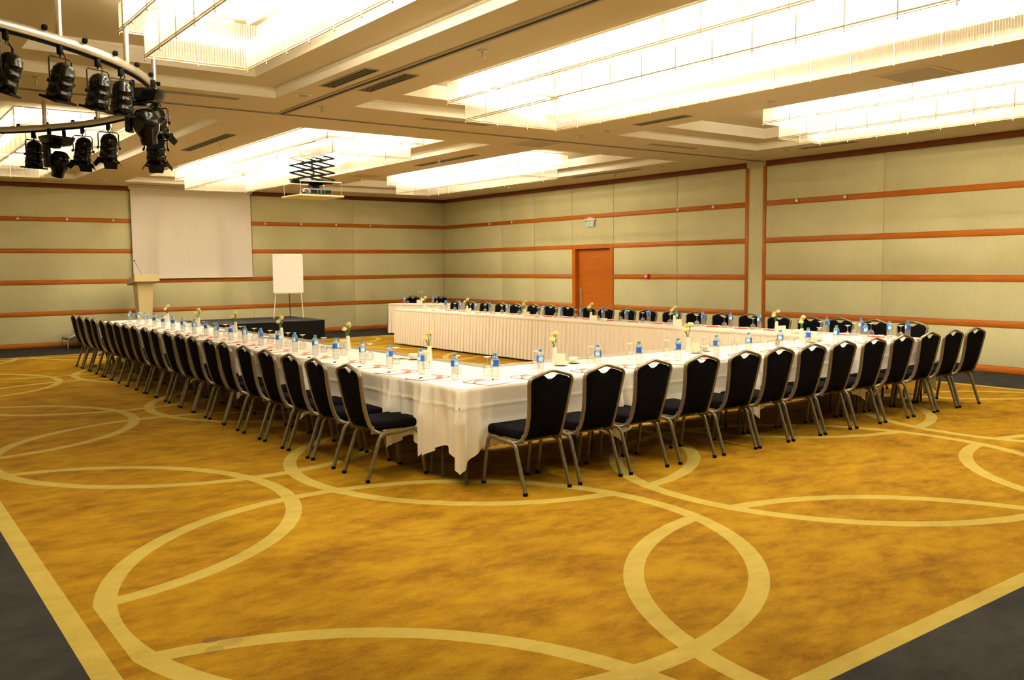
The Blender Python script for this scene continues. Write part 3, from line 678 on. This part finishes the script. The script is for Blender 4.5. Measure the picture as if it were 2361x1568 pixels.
# extra glasses seen at the right end of the foreground side
# vases
def make_vase(label, group):
    r = empty('flower_vase', (0,0,0), 0, label, 'vase', group)
    MB().lathe([(0,.0), (.029,.0), (.030,.004), (.020,.130), (.019,.150), (.016,.150), (.017,.130), (.024,.02), (0,.016)], 14).obj('vase_body', 'china', r)
    MB().lathe([(0,.125), (.0165,.125)], 12).obj('inner_water', 'leaf', r)
    return r
def make_flower(label, group):
    r = empty('carnation', (0,0,0), 0, label, 'flower', group)
    m = MB(); rr = random.Random(3)
    for k in range(3):
        n = 9; R = (.024,.019,.011)[k]; z0 = .232+.006*k
        for j in range(n):
            a = 2*PI*j/n + k*.35; a2 = PI/n*1.25
            m.add([(0,0,z0-.012), (R*math.cos(a-a2), R*math.sin(a-a2), z0+.002*k), (R*1.12*math.cos(a), R*1.12*math.sin(a), z0+.009+.003*k), (R*math.cos(a+a2), R*math.sin(a+a2), z0+.002*k)], [(0,1,2,3)], True)
    m.lathe([(0,.222), (.013,.226), (.019,.236), (.012,.248), (0,.251)], 10); m.obj('blossom', 'petal', r)
    m = MB(); m.tube([(0,0,.12), (.002,0,.17), (0,0,.225)], .0022, 5); m.lathe([(0,.205), (.005,.212), (.007,.228), (.004,.232)], 8); m.obj('stem', 'leaf', r)
    m = MB()
    for a in (0, 2.1, 4.2):
        c, s_ = math.cos(a), math.sin(a)
        m.add([(0,0,.16), (.012*c-.003*s_, .012*s_+.003*c, .185), (.022*c, .022*s_, .205), (.012*c+.003*s_, .012*s_-.003*c, .180)], [(0,1,2,3)])
    m.obj('leaf_sprig', 'leaf', r)
    return r
def make_napkins(label, group):
    r = empty('napkin_holder', (0,0,0), 0, label, 'napkin holder', group)
    MB().prism([(-.062,.012), (.062,.012), (.058,.098), (-.055,.104)], -.006, .006, RX(PI/2)).obj('napkin_stack', 'napkin', r)
    h = MB(); pts = [(-.045,.0)] + [(.045*-math.cos(PI*k/10), .045*math.sin(PI*k/10)+.01) for k in range(11)] + [(.045,0)]
    h.prism(pts, .009, .012, RX(PI/2)); h.prism(pts, -.012, -.009, RX(PI/2)); h.box(-.045, .045, -.012, .012, 0, .004); h.obj('holder', 'china', r)
    return r
def make_saucer(label, group):
    r = MB().lathe([(0,.004), (.03,.004), (.05,.007), (.073,.014), (.074,.016), (.05,.010), (.03,.007), (0,.007)], 24).obj('saucer', 'china'); return tag(r, label, 'saucer', group)
def make_cup(label, group):
    r = empty('coffee_cup', (0,0,0), 0, label, 'cup', group)
    MB().lathe([(0,.0), (.024,.0), (.036,.02), (.042,.05), (.040,.05), (.034,.022), (.02,.006), (0,.006)], 20).obj('cup_bowl', 'china', r)
    MB().tube([(.037,0,.042), (.056,0,.040), (.060,0,.028), (.050,0,.016), (.034,0,.016)], .0035, 6).obj('cup_handle', 'china', r)
    return r
VL = [(-9.28,-14.31), (-9.29,-12.61), (-9.30,-10.76), (-9.3,-9.1), (-9.33,-7.55), (-9.29,-5.76)]
VR = [(-8.5,-15.24), (-6.75,-15.29), (-4.86,-15.32)]
VF = [(-4.03,-14.35), (-3.92,-12.46), (-4.07,-10.79), (-4.11,-9.09), (-4.10,-7.25), (-4.12,-5.71)]
vases = [(x, y, 'left arm', 'the near corner', i, 6, 0) for i, (x, y) in enumerate(VL)] + [(x, y, 'foreground side', 'the near corner', i, 3, 1) for i, (x, y) in enumerate(VR)] + [(x, y, 'wall-side table', 'its right end', i, 6, 2) for i, (x, y) in enumerate(VF)]
for x, y, arm, end, i, n, side in vases:
    p = nth(i, n, end); rv = random.Random(i*7+side)
    put('vase', make_vase, x, y, Z, 0, 'white bud vase on the %s, %s' % (arm, p), 'bud vases on the %s' % arm)
    for k, (nm, tilt, h) in enumerate((('tallest', .10, .0), ('middle', .24, -.02), ('lowest', .30, -.045))):
        f = put('flower', make_flower, x, y, Z, 0, '%s cream carnation in the vase on the %s, %s' % (nm, arm, p), 'carnations in the bud vases')
        az = rv.uniform(0, 1.) + k*2.2
        f.matrix_world = T(x, y, Z+.06+h) @ RZ(az) @ T(0,0,.09) @ RX(tilt*1.25) @ Matrix.Scale(1.22, 4) @ T(0,0,-.13)
    if side == 0: nx, ny, rz = x+.01, y+.14, PI/2+.2; sx, sy = x-.08, y+.42; cx_, cy_ = x-.02, y+.27
    elif side == 1: nx, ny, rz = x-.03, y-.115, .05; sx, sy = x-.07, y-.17; cx_, cy_ = x+.14, y-.1
    else: nx, ny, rz = x-.05, y-.11, PI/2+.7; sx, sy = x+.02, y-.30; cx_, cy_ = x+.02, y-.30
    if side != 1: put('napkins', make_napkins, nx, ny, Z, rz, 'cream napkins by the vase on the %s, %s' % (arm, p), 'napkin holders on the %s' % arm)
    s_ = put('saucer', make_saucer, sx, sy, Z, 0, 'white saucer near the vase on the %s, %s' % (arm, p), 'saucers on the %s' % arm)
    if side == 1:
        put('napkins', make_napkins, sx, sy+.01, Z+.0075, rz, 'cream napkins on a saucer on the %s, %s' % (arm, p), 'napkin holders on the %s' % arm)
        s2 = put('saucer', make_saucer, cx_, cy_, Z, 0, 'white saucer under the coffee cup on the %s, %s' % (arm, p), 'saucers on the %s' % arm)
        put('cup', make_cup, cx_, cy_, Z+.0075, 1., 'white coffee cup beside the napkins on the %s, %s' % (arm, p), 'coffee cups on the %s' % arm)
    elif side == 0:
        put('saucer', make_saucer, cx_, cy_, Z, 0, 'white saucer under the coffee cup on the left arm, %s' % p, 'saucers on the left arm')
        put('cup', make_cup, cx_, cy_, Z+.0075, 2., 'white coffee cup beside the vase on the left arm, %s' % p, 'coffee cups on the left arm')
    else:
        put('cup', make_cup, cx_, cy_, Z+.0075, 0., 'white coffee cup near the vase on the wall-side table, %s' % p, 'coffee cups on the wall-side table')
vx = (-2.40,-2.72)
put('vase', make_vase, vx[0], vx[1], Z, 0, 'white bud vase on the angled corner table', 'vases on the corner table')
put('napkins', make_napkins, vx[0]-.04, vx[1]+.06, Z, -.9, 'cream napkins in a holder on the angled corner table', 'napkin holders on the corner table')
for k, (nm, tilt) in enumerate((('upright', .12), ('leaning', .45))):
    f = put('flower', make_flower, 0, 0, 0, 0, '%s cream carnation on the angled corner table' % nm, 'carnations in the bud vases')
    f.matrix_world = T(vx[0], vx[1], Z+.06) @ RZ(1+k*2.6) @ T(0,0,.09) @ RX(tilt) @ T(0,0,-.09)
sg = empty('sugar_glass', (-4.98+.09, -15.36+.05, Z), 0, 'small glass holding red and orange sachets beside a bottle, right part of the foreground side', 'sachet glass')
sg.location = (-5.62, -15.55, Z)
MB().lathe([(0,.004), (.022,.004), (.028,.06), (.026,.06), (.02,.008), (0,.008)], 14).obj('tumbler', 'glass', sg)
MB().box(-.014, .014, -.003, .001, .01, .085).obj('sachet', 'red', sg); MB().box(-.018, .010, .004, .007, .01, .075).obj('sachet', 'gel_amber', sg)

# ------------------------------------------------------------------ stage, step, lectern, flip chart, screen
sg = empty('stage_platform', (-7.1, -1.07, 0), 0, 'low black skirted stage along the back wall', 'stage')
MB().rbox(-2.45, 2.42, -.99, .98, .415, .445, .006, 1).obj('stage_deck', 'stage_top', sg)
k = MB()
def sk(a, b, n):
    L = math.dist(a, b); dx, dy = (b[0]-a[0])/L, (b[1]-a[1])/L
    k.grid(lambda u, v: Vector((a[0]+dx*L*u + n[0]*(.006+.004*math.sin(u*L*9)*v), a[1]+dy*L*u + n[1]*(.006+.004*math.sin(u*L*9)*v), .43-.425*v)), int(L/.08), 4)
sk((-2.45,-.99), (2.42,-.99), (0,-1)); sk((2.42,-.99), (2.42,.98), (1,0)); sk((-2.45,.98), (-2.45,-.99), (-1,0)); k.obj('stage_skirt', 'blackmat', sg)
st = empty('stage_step', (-9.86, -.75, 0), 0, 'small metal-framed step against the back wall left of the stage', 'step')
MB().rbox(-.16, .16, -.33, .33, .185, .205, .004, 1).obj('tread', 'stage_top', st); MB().rbox(.16, .26, -.33, .33, .345, .365, .004, 1).obj('tread', 'stage_top', st)
for sy in (-1, 1):
    MB().tube([(-.17, sy*.34, .012), (-.165, sy*.34, .20), (-.12, sy*.34, .25), (.1, sy*.34, .36), (.2, sy*.34, .40)], .013, 8).obj('side_rail', 'chrome', st)
    MB().cyl((.15, sy*.34, 0), (.15, sy*.34, .36), .013, 8).obj('leg', 'chrome', st)
lc = empty('lectern', (-8.42, -.85, .445), 0, 'beige tapered lectern standing on the left of the stage', 'lectern')
def lect(c):
    t = (c.z)/.95; return c
b = MB(); hw0, hw1, hd0, hd1 = .125, .17, .15, .19
vs = [(sx*w, sy*d, z) for z, w, d in ((0,hw0,hd0), (.945,hw1,hd1)) for sx, sy in ((-1,-1), (1,-1), (1,1), (-1,1))]
b.add(vs, [(3,2,1,0), (4,5,6,7)] + [(i, (i+1) % 4, 4+(i+1) % 4, 4+i) for i in range(4)]); b.obj('body', 'beige_lam', lc)
t = MB(); vs = [(-.26,-.35,.955), (.26,-.35,.955), (.26,.33,.865), (-.26,.33,.865), (-.26,-.35,1.11), (.26,-.35,1.11), (.26,.33,.975), (-.26,.33,.975)]
t.add(vs, [(3,2,1,0), (4,5,6,7), (0,1,5,4), (1,2,6,5), (2,3,7,6), (3,0,4,7)]); t.obj('reading_top', 'beige_lam', lc)
mc = empty('microphone', (-8.50, -1.05, 1.535), 0, 'thin gooseneck microphone rising from the lectern', 'microphone')
MB().lathe([(0,0), (.022,0), (.02,.012), (0,.014)], 12).obj('microphone_base', 'blackmat', mc)
MB().tube([(0,0,.01), (-.02,0,.09), (-.07,0,.19), (-.13,-.01,.30)], .0038, 6).obj('gooseneck', 'blackmat', mc)
MB().rbox(-.142, -.122, -.02, .0, .295, .335, .006, 2).obj('capsule', 'blackmat', mc)
fl_ = empty('flip_chart', (-5.02, -.80, .445), math.radians(-27), 'white flip chart easel on the stage right of the screen', 'flip chart')
fm = T(0,0,0) @ RX(-.10)
MB().box(-.36, .36, -.006, .0, .62, 1.56, T(0,-.06,0) @ RX(-.08) ).obj('backboard', 'white', fl_)
MB().box(-.355, .355, -.014, -.006, .63, 1.55, T(0,-.06,0) @ RX(-.08)).obj('paper_pad', 'offwhite', fl_)
MB().box(-.31, .31, -.022, -.006, 1.535, 1.56, T(0,-.06,0) @ RX(-.08)).obj('clamp_bar', 'chrome', fl_)
MB().box(-.33, .33, -.05, .02, .60, .615, T(0,-.02,0)).obj('pen_tray', 'white', fl_)
for s in (-1, 1): MB().cyl((s*.35, -.16, 0), (s*.30, .0, .66), .011, 8).obj('leg', 'white', fl_)
MB().cyl((0, .42, 0), (0, .05, 1.2), .010, 8).obj('rear_leg', 'darkgrey', fl_)
ps = empty('projection_screen', (-7.03, -.10, 0), 0, 'large white projection screen pulled down in front of the back wall', 'projection screen')
MB().grid(lambda u, v: Vector((-1.39+2.78*u, .004*math.cos(u*PI*2), 1.47+2.03*v)), 24, 10).obj('screen_fabric', 'screen', ps)
MB().grid(lambda u, v: Vector((-1.39+2.78*u, .004*math.cos(u*PI*2)+.003, 1.47+2.03*v)), 24, 10).obj('screen_backing', 'offwhite', ps)
MB().rbox(-1.41, 1.41, -.012, .016, 1.445, 1.475, .006, 2).obj('weight_bar', 'white', ps)
MB().rbox(-1.43, 1.43, -.045, .045, 3.47, ZC, .01, 2).obj('roller_case', 'white', ps)

# ------------------------------------------------------------------ projector lift
pj_ = empty('projector_lift', (-7.30, -7.40, 2.83), math.radians(2), 'grey scissor lift lowered from the ceiling holding a tray', 'projector lift')
MB().rbox(-.40, .40, -.36, .36, 0, .03, .006, 1).obj('tray', 'beige_lam', pj_)
for sx in (-1, 1):
    for sy in (-1, 1): MB().cyl((sx*.37, sy*.31, .03), (sx*.37, sy*.31, .25), .005, 6).obj('hanger_rod', 'chrome', pj_)
hb = MB()
for sy in (-1, 1): hb.cyl((-.38, sy*.31, .25), (.38, sy*.31, .25), .008, 6)
hb.obj('hanger_bar', 'white', pj_)
f = MB(); f.rbox(-.33, .33, -.16, .16, .25, .285, .004, 1); f.box(-.36, .36, -.03, .03, .245, .30); f.obj('lower_carriage', 'blackmat', pj_)
lv = [.30, .42, .54, .66, .775]; nm = 0
for li, (z0, z1) in enumerate(zip(lv, lv[1:])):
    q = MB()
    for sy in (-1, 1):
        for a, b_ in (((-.34, z0), (.34, z1)), ((.34, z0), (-.34, z1))):
            mx = T(0, sy*.15, 0); L = math.hypot(b_[0]-a[0], b_[1]-a[1]); an = math.atan2(b_[1]-a[1], b_[0]-a[0])
            q.box(-L/2, L/2, -.006, .006, -.013, .013, mx @ T(0, 0, (z0+z1)/2) @ RY(-an))
    for x in (-.34, .34): q.cyl((x, -.16, z0), (x, .16, z0), .006, 6)
    q.obj('scissor_arm', 'blackmat', pj_)
MB().rbox(-.36, .36, -.18, .18, .775, .93, .005, 1).obj('upper_carriage', 'darkgrey', pj_)
MB().tube([(.0,0,.29), (-.02,.0,.36), (.03,0,.42), (0,0,.50), (0,0,.78)], .014, 8).obj('power_cable', 'blackmat', pj_)
pr_ = empty('projector', (-7.24, -7.40, 2.86), math.radians(2), 'dark grey projector hanging over the white tray', 'projector')
MB().rbox(-.23, .22, -.16, .16, .010, .125, .02, 2, taper=lambda c: Vector((c.x*(1.08 if c.z < .06 else .92), c.y, c.z))).obj('projector_body', 'darkgrey', pr_)
g = MB()
for a, b_ in ((-.17,-.06), (-.04,.0), (.03,.07), (.09,.20)):
    g.box(a, b_, -.166, -.158, .035, .095)
g.obj('vent_panel', 'blackmat', pr_)
MB().cyl((0,0,.12), (0,0,.19), .06, 14).obj('mount', 'blackmat', pr_); MB().rbox(-.10, .10, -.08, .08, .185, .222, .01, 1).obj('mount_plate', 'blackmat', pr_)
MB().tube([(-.22,-.1,.04), (-.30,-.1,.05), (-.33,-.1,.09), (-.28,-.08,.13), (-.15,-.05,.15), (-.05,0,.18)], .008, 6).obj('cable', 'blackmat', pr_)
MB().tube([(-.22,-.12,.02), (-.19,-.16,.06), (-.23,-.17,.11), (-.29,-.17,.11), (-.30,-.15,.05)], .006, 6).obj('cable', 'white', pr_)
MB().tube([(-.24,-.12,.10), (-.29,-.12,.125), (-.33,-.1,.10)], .006, 6).obj('cable', 'red', pr_)

# ------------------------------------------------------------------ wall things
kb = empty('picture_rail_knob', (-10.69, -D, 2.762), 0, 'small cream knob on the upper wood strip, first from the left', 'knob', 'small knobs on the upper wood strip')
MB().lathe([(0,.034), (.026,.028), (.029,.012), (.012,.0), (0,0)][::-1], 12, RX(PI/2)).obj('knob_head', 'white', kb)
for i, x in enumerate((-9.74,-8.79,-5.26,-4.31,-3.34,-2.34)):
    dup(kb, (x, -D, 2.765), 0, 'cream knob on the back wall wood strip, %s' % ('second from the left edge', 'just left of the screen', 'just right of the screen', 'second to the right of the screen', 'third to the right of the screen', 'last before the corner')[i])
for i, y in enumerate((-2.30,-3.28,-8.93,-9.85,-11.76,-12.72)):
    dup(kb, (-D, y, 2.765), -PI/2, 'cream knob on the right wall wood strip, %s' % ('first past the corner', 'second past the corner', 'second left of the pilaster', 'just left of the pilaster', 'just right of the pilaster', 'second right of the pilaster')[i])
ex = empty('exit_sign', (-.0, -6.27, 2.56), -PI/2, 'emergency exit lamp with a hanging green and white panel above the door', 'exit sign')
MB().rbox(-.17, .17, -.085, -.02, .10, .155, .006, 1).obj('housing', 'white', ex); MB().rbox(-.07, .06, -.07, -.01, .155, .185, .006, 1).obj('bracket', 'white', ex)
pn = MB().box(-.135, .135, -.056, -.050, -.03, .10).obj('panel', 'signpanel', ex)
pg = MB(); y0, y1 = -.0585, -.056
def gb(a, b, w=.007):
    L = math.dist(a, b); an = math.atan2(b[1]-a[1], b[0]-a[0]); pg.box(-L/2-w*.3, L/2+w*.3, y0, y1, -w/2, w/2, T((a[0]+b[0])/2, 0, (a[1]+b[1])/2) @ RY(-an))
gb((-.015,.055), (-.03,.02), .014); gb((-.03,.02), (-.005,0), .009); gb((-.005,0), (-.015,-.022), .008); gb((-.03,.02), (-.055,.008), .009); gb((-.055,.008), (-.075,.0), .007)
gb((-.015,.052), (.012,.042), .006); gb((-.018,.05), (-.045,.04), .006); pg.lathe([(0,0), (.010,0), (.010,.0025), (0,.0025)], 10, T(-.006, -.056, .072) @ RX(PI/2))
gb((.045,.03), (.105,.03), .009); gb((.085,.052), (.108,.03), .008); gb((.085,.008), (.108,.03), .008); gb((-.115,-.02), (-.115,.085), .008); gb((-.115,.085), (-.085,.085), .008)
pg.obj('pictogram', 'green', pn)
al = empty('fire_alarm', (-D, -8.06, 1.41), -PI/2, 'red fire alarm call point on the wood strip right of the door', 'fire alarm')
MB().rbox(-.05, .05, -.045, 0, -.055, .05, .006, 1).obj('alarm_body', 'red', al); MB().box(-.032, .018, -.0475, -.044, -.022, .022).obj('alarm_window', 'offwhite', al)

# ------------------------------------------------------------------ curved rail with stage lights
RC = Vector((-14.33, -12.14, 3.25)); RR = 3.11
rl = empty('lighting_rail', RC, 0, 'curved metal lighting rail hung from the ceiling at the upper left', 'lighting rail')
n = 56; pts = [(RR*math.cos(-PI/2+PI*i/n), RR*math.sin(-PI/2+PI*i/n), 0) for i in range(n+1)]
def sq(th):
    c, s_ = math.cos(th), math.sin(th); k_ = 1/max(abs(c), abs(s_)); return (c*k_*1.0, s_*k_*.75)
MB().tube(pts, .030, 8, prof=sq, up=(0,0,1)).obj('rail_profile', 'aluminium', rl)
MB().tube([(x*.996, y*.996, -.038) for x, y, z in pts], .012, 6).obj('cable_channel', 'blackmat', rl)
def ringp(deg, dr=0): a = math.radians(deg); return Vector(((RR+dr)*math.cos(a), (RR+dr)*math.sin(a), 0))
for dgs in (-74, -52.1, -36.4, -19.5, 20.5, 36.0, 58):
    p = ringp(dgs); top = (ZT if dgs < -30 or dgs > 36 else ZC) - RC.z
    MB().cyl((p.x, p.y, .02), (p.x, p.y, top), .022, 10).obj('suspension_pipe', 'aluminium', rl)
for dgs in range(-62, 60, 7):
    p = ringp(dgs, .03); MB().rbox(p.x-.018, p.x+.018, p.y-.018, p.y+.018, .03, .065, .006, 1).obj('clamp_knob', 'blackmat', rl)
def par_can(deg, aim, tilt, drop, scale, gel, doors, label):
    p = RC + ringp(deg); r = empty('stage_light', (p.x, p.y, RC.z-.03), math.radians(aim), label, 'stage light', 'black stage lights on the curved rail'); r.scale = (scale,)*3
    cl = MB(); cl.rbox(-.022, .022, -.022, .022, -.09, .0, .005, 1); cl.cyl((0,0,-.12), (0,0,-.09), .008, 8); cl.obj('clamp', 'blackmat', r)
    yk = MB(); w, h = .125, drop
    yk.tube([(-w,0,-.12-h), (-w,0,-.14), (-w+.02,0,-.12), (w-.02,0,-.12), (w,0,-.14), (w,0,-.12-h)], .0075, 6); yk.obj('yoke', 'black', r)
    mx = T(0, 0, -.12-h) @ RX(tilt)
    bd = MB(); bd.lathe([(0,.185), (.035,.183), (.07,.165), (.095,.13), (.102,.09), (.108,.085), (.108,.075), (.102,.07), (.102,.01), (.110,.005), (.110,-.008), (.104,-.012), (.106,-.08), (.113,-.085), (.113,-.105), (.108,-.11), (.110,-.16), (.104,-.16)], 22, mx)
    bo = bd.obj('can', 'black', r)
    MB().lathe([(0,-.13), (.104,-.13)], 20, mx).obj('gel_filter', gel, r)
    q = MB(); q.box(-.115, .115, -.115, -.105, -.175, -.155, mx).box(-.115, .115, .105, .115, -.175, -.155, mx).box(-.115, -.105, -.115, .115, -.175, -.155, mx).box(.105, .115, -.115, .115, -.175, -.155, mx)
    if doors:
        for a in range(4): q.add([mx @ (RZ(a*PI/2) @ Vector(v)) for v in ((-.09,.112,-.165), (.09,.112,-.165), (.075,.165,-.235), (-.075,.165,-.235), (-.09,.115,-.165), (.09,.115,-.165), (.075,.168,-.235), (-.075,.168,-.235))], [(0,1,2,3), (7,6,5,4), (0,4,5,1), (1,5,6,2), (2,6,7,3), (3,7,4,0)])
    q.obj('filter_frame', 'blackmat', r)
    for a_ in (-w-.02, w): MB().cyl((a_,0,-.12-h), (a_+.02,0,-.12-h), .018, 8).obj('tilt_knob', 'blackmat', r)
    q = MB(); q.tube([mx @ Vector((0,.0,.18)), mx @ Vector((.02,.02,.22)), Vector((.05,0,-.10)), Vector((.03,0,-.04))], .005, 6); q.obj('lead', 'blackmat', r)
def moving_head(deg, aim, scale, label, pan=0):
    p = RC + ringp(deg); r = empty('moving_head_light', (p.x, p.y, RC.z-.03), math.radians(aim), label, 'stage light', 'moving head lights on the curved rail'); r.scale = (scale,)*3
    for x in (-.1, .1): MB().rbox(x-.02, x+.02, -.02, .02, -.09, 0, .005, 1).obj('clamp', 'blackmat', r)
    MB().rbox(-.20, .20, -.14, .14, -.21, -.09, .035, 3, taper=lambda c: Vector((c.x*(1 if c.z > -.15 else .75), c.y*(1 if c.z > -.15 else .75), c.z))).obj('base', 'black', r)
    MB().rbox(-.17, -.11, -.06, .06, -.50, -.20, .02, 2).obj('arm', 'black', r); MB().rbox(-.15, .03, -.05, .05, -.245, -.20, .01, 1).obj('arm_bridge', 'black', r)
    mx = T(.02, 0, -.42) @ RX(.35)
    MB().lathe([(0,.15), (.07,.14), (.115,.08), (.125,0), (.11,-.07), (.08,-.12), (.075,-.19), (.07,-.19)], 20, mx).obj('head', 'black', r)
    MB().lathe([(0,-.175), (.072,-.175)], 18, mx).obj('lens', 'darkgrey', r)
par_can(-60.2, 60, .32, .26, .74, 'gel_amber', False, 'black stage light cut by the left edge of the view, front of the curved rail')
par_can(-52.1, 30, .35, .23, .74, 'gel_amber', False, 'black stage light second from the left edge on the front of the rail')
par_can(-44.7, 25, .30, .22, .74, 'gel_amber', False, 'black stage light third from the left edge on the front of the rail')
par_can(-38.6, 15, .22, .20, .74, 'gel_amber', False, 'black stage light just left of the cluster at the bend of the rail')
moving_head(-30.1, -35, .86, 'moving head light with wide base hanging in the cluster at the bend of the rail')
par_can(-15.6, -35, .45, .16, .82, 'gel_amber', True, 'black stage light at the rightmost bend of the rail, upper one')
par_can(-9.0, -20, .35, .40, .82, 'gel_green', True, 'stage light with green filter at the bend of the rail, lower one')
par_can(17.2, 0, .38, .20, .82, 'gel_amber', True, 'stage light with amber filter on the back of the rail')
par_can(25.7, 10, .36, .20, .82, 'gel_red', True, 'stage light with red filter on the back of the rail')
moving_head(33.0, 20, .86, 'moving head light on the back of the rail between two stage lights')
par_can(39.0, 30, .10, .19, .86, 'gel_green', False, 'leftmost black stage light on the back of the rail')

# ------------------------------------------------------------------ camera, world, view
C = Vector((-13.71916, -21.57795, 1.65)); yaw, pit, rol = math.radians(53.27154), math.radians(-4.71917), math.radians(-.56175)
fwd = Vector((math.cos(yaw)*math.cos(pit), math.sin(yaw)*math.cos(pit), math.sin(pit))); right = Vector((math.sin(yaw), -math.cos(yaw), 0)); up = right.cross(fwd)
r2 = right*math.cos(rol) + up*math.sin(rol); u2 = -right*math.sin(rol) + up*math.cos(rol)
cam = bpy.data.cameras.new('camera'); co = bpy.data.objects.new('camera', cam); COL.objects.link(co)
cam.sensor_width = 36; cam.sensor_fit = 'HORIZONTAL'; cam.lens = 36*2058.383/2361; cam.clip_start = .05
co.matrix_world = Matrix(((r2.x, u2.x, -fwd.x, C.x), (r2.y, u2.y, -fwd.y, C.y), (r2.z, u2.z, -fwd.z, C.z), (0,0,0,1)))
scn.camera = co
w = bpy.data.worlds.new('world'); scn.world = w; w.use_nodes = True; w.node_tree.nodes['Background'].inputs[0].default_value = (0,0,0,1); w.node_tree.nodes['Background'].inputs[1].default_value = 0
vs_ = scn.view_settings; vs_.view_transform = 'Standard'; vs_.look = 'None'; vs_.gamma = 1; vs_.use_curve_mapping = False; vs_.exposure = 0.0
scn.cycles.max_bounces = 10; scn.cycles.diffuse_bounces = 6; scn.cycles.transparent_max_bounces = 32; scn.cycles.sample_clamp_indirect = 8
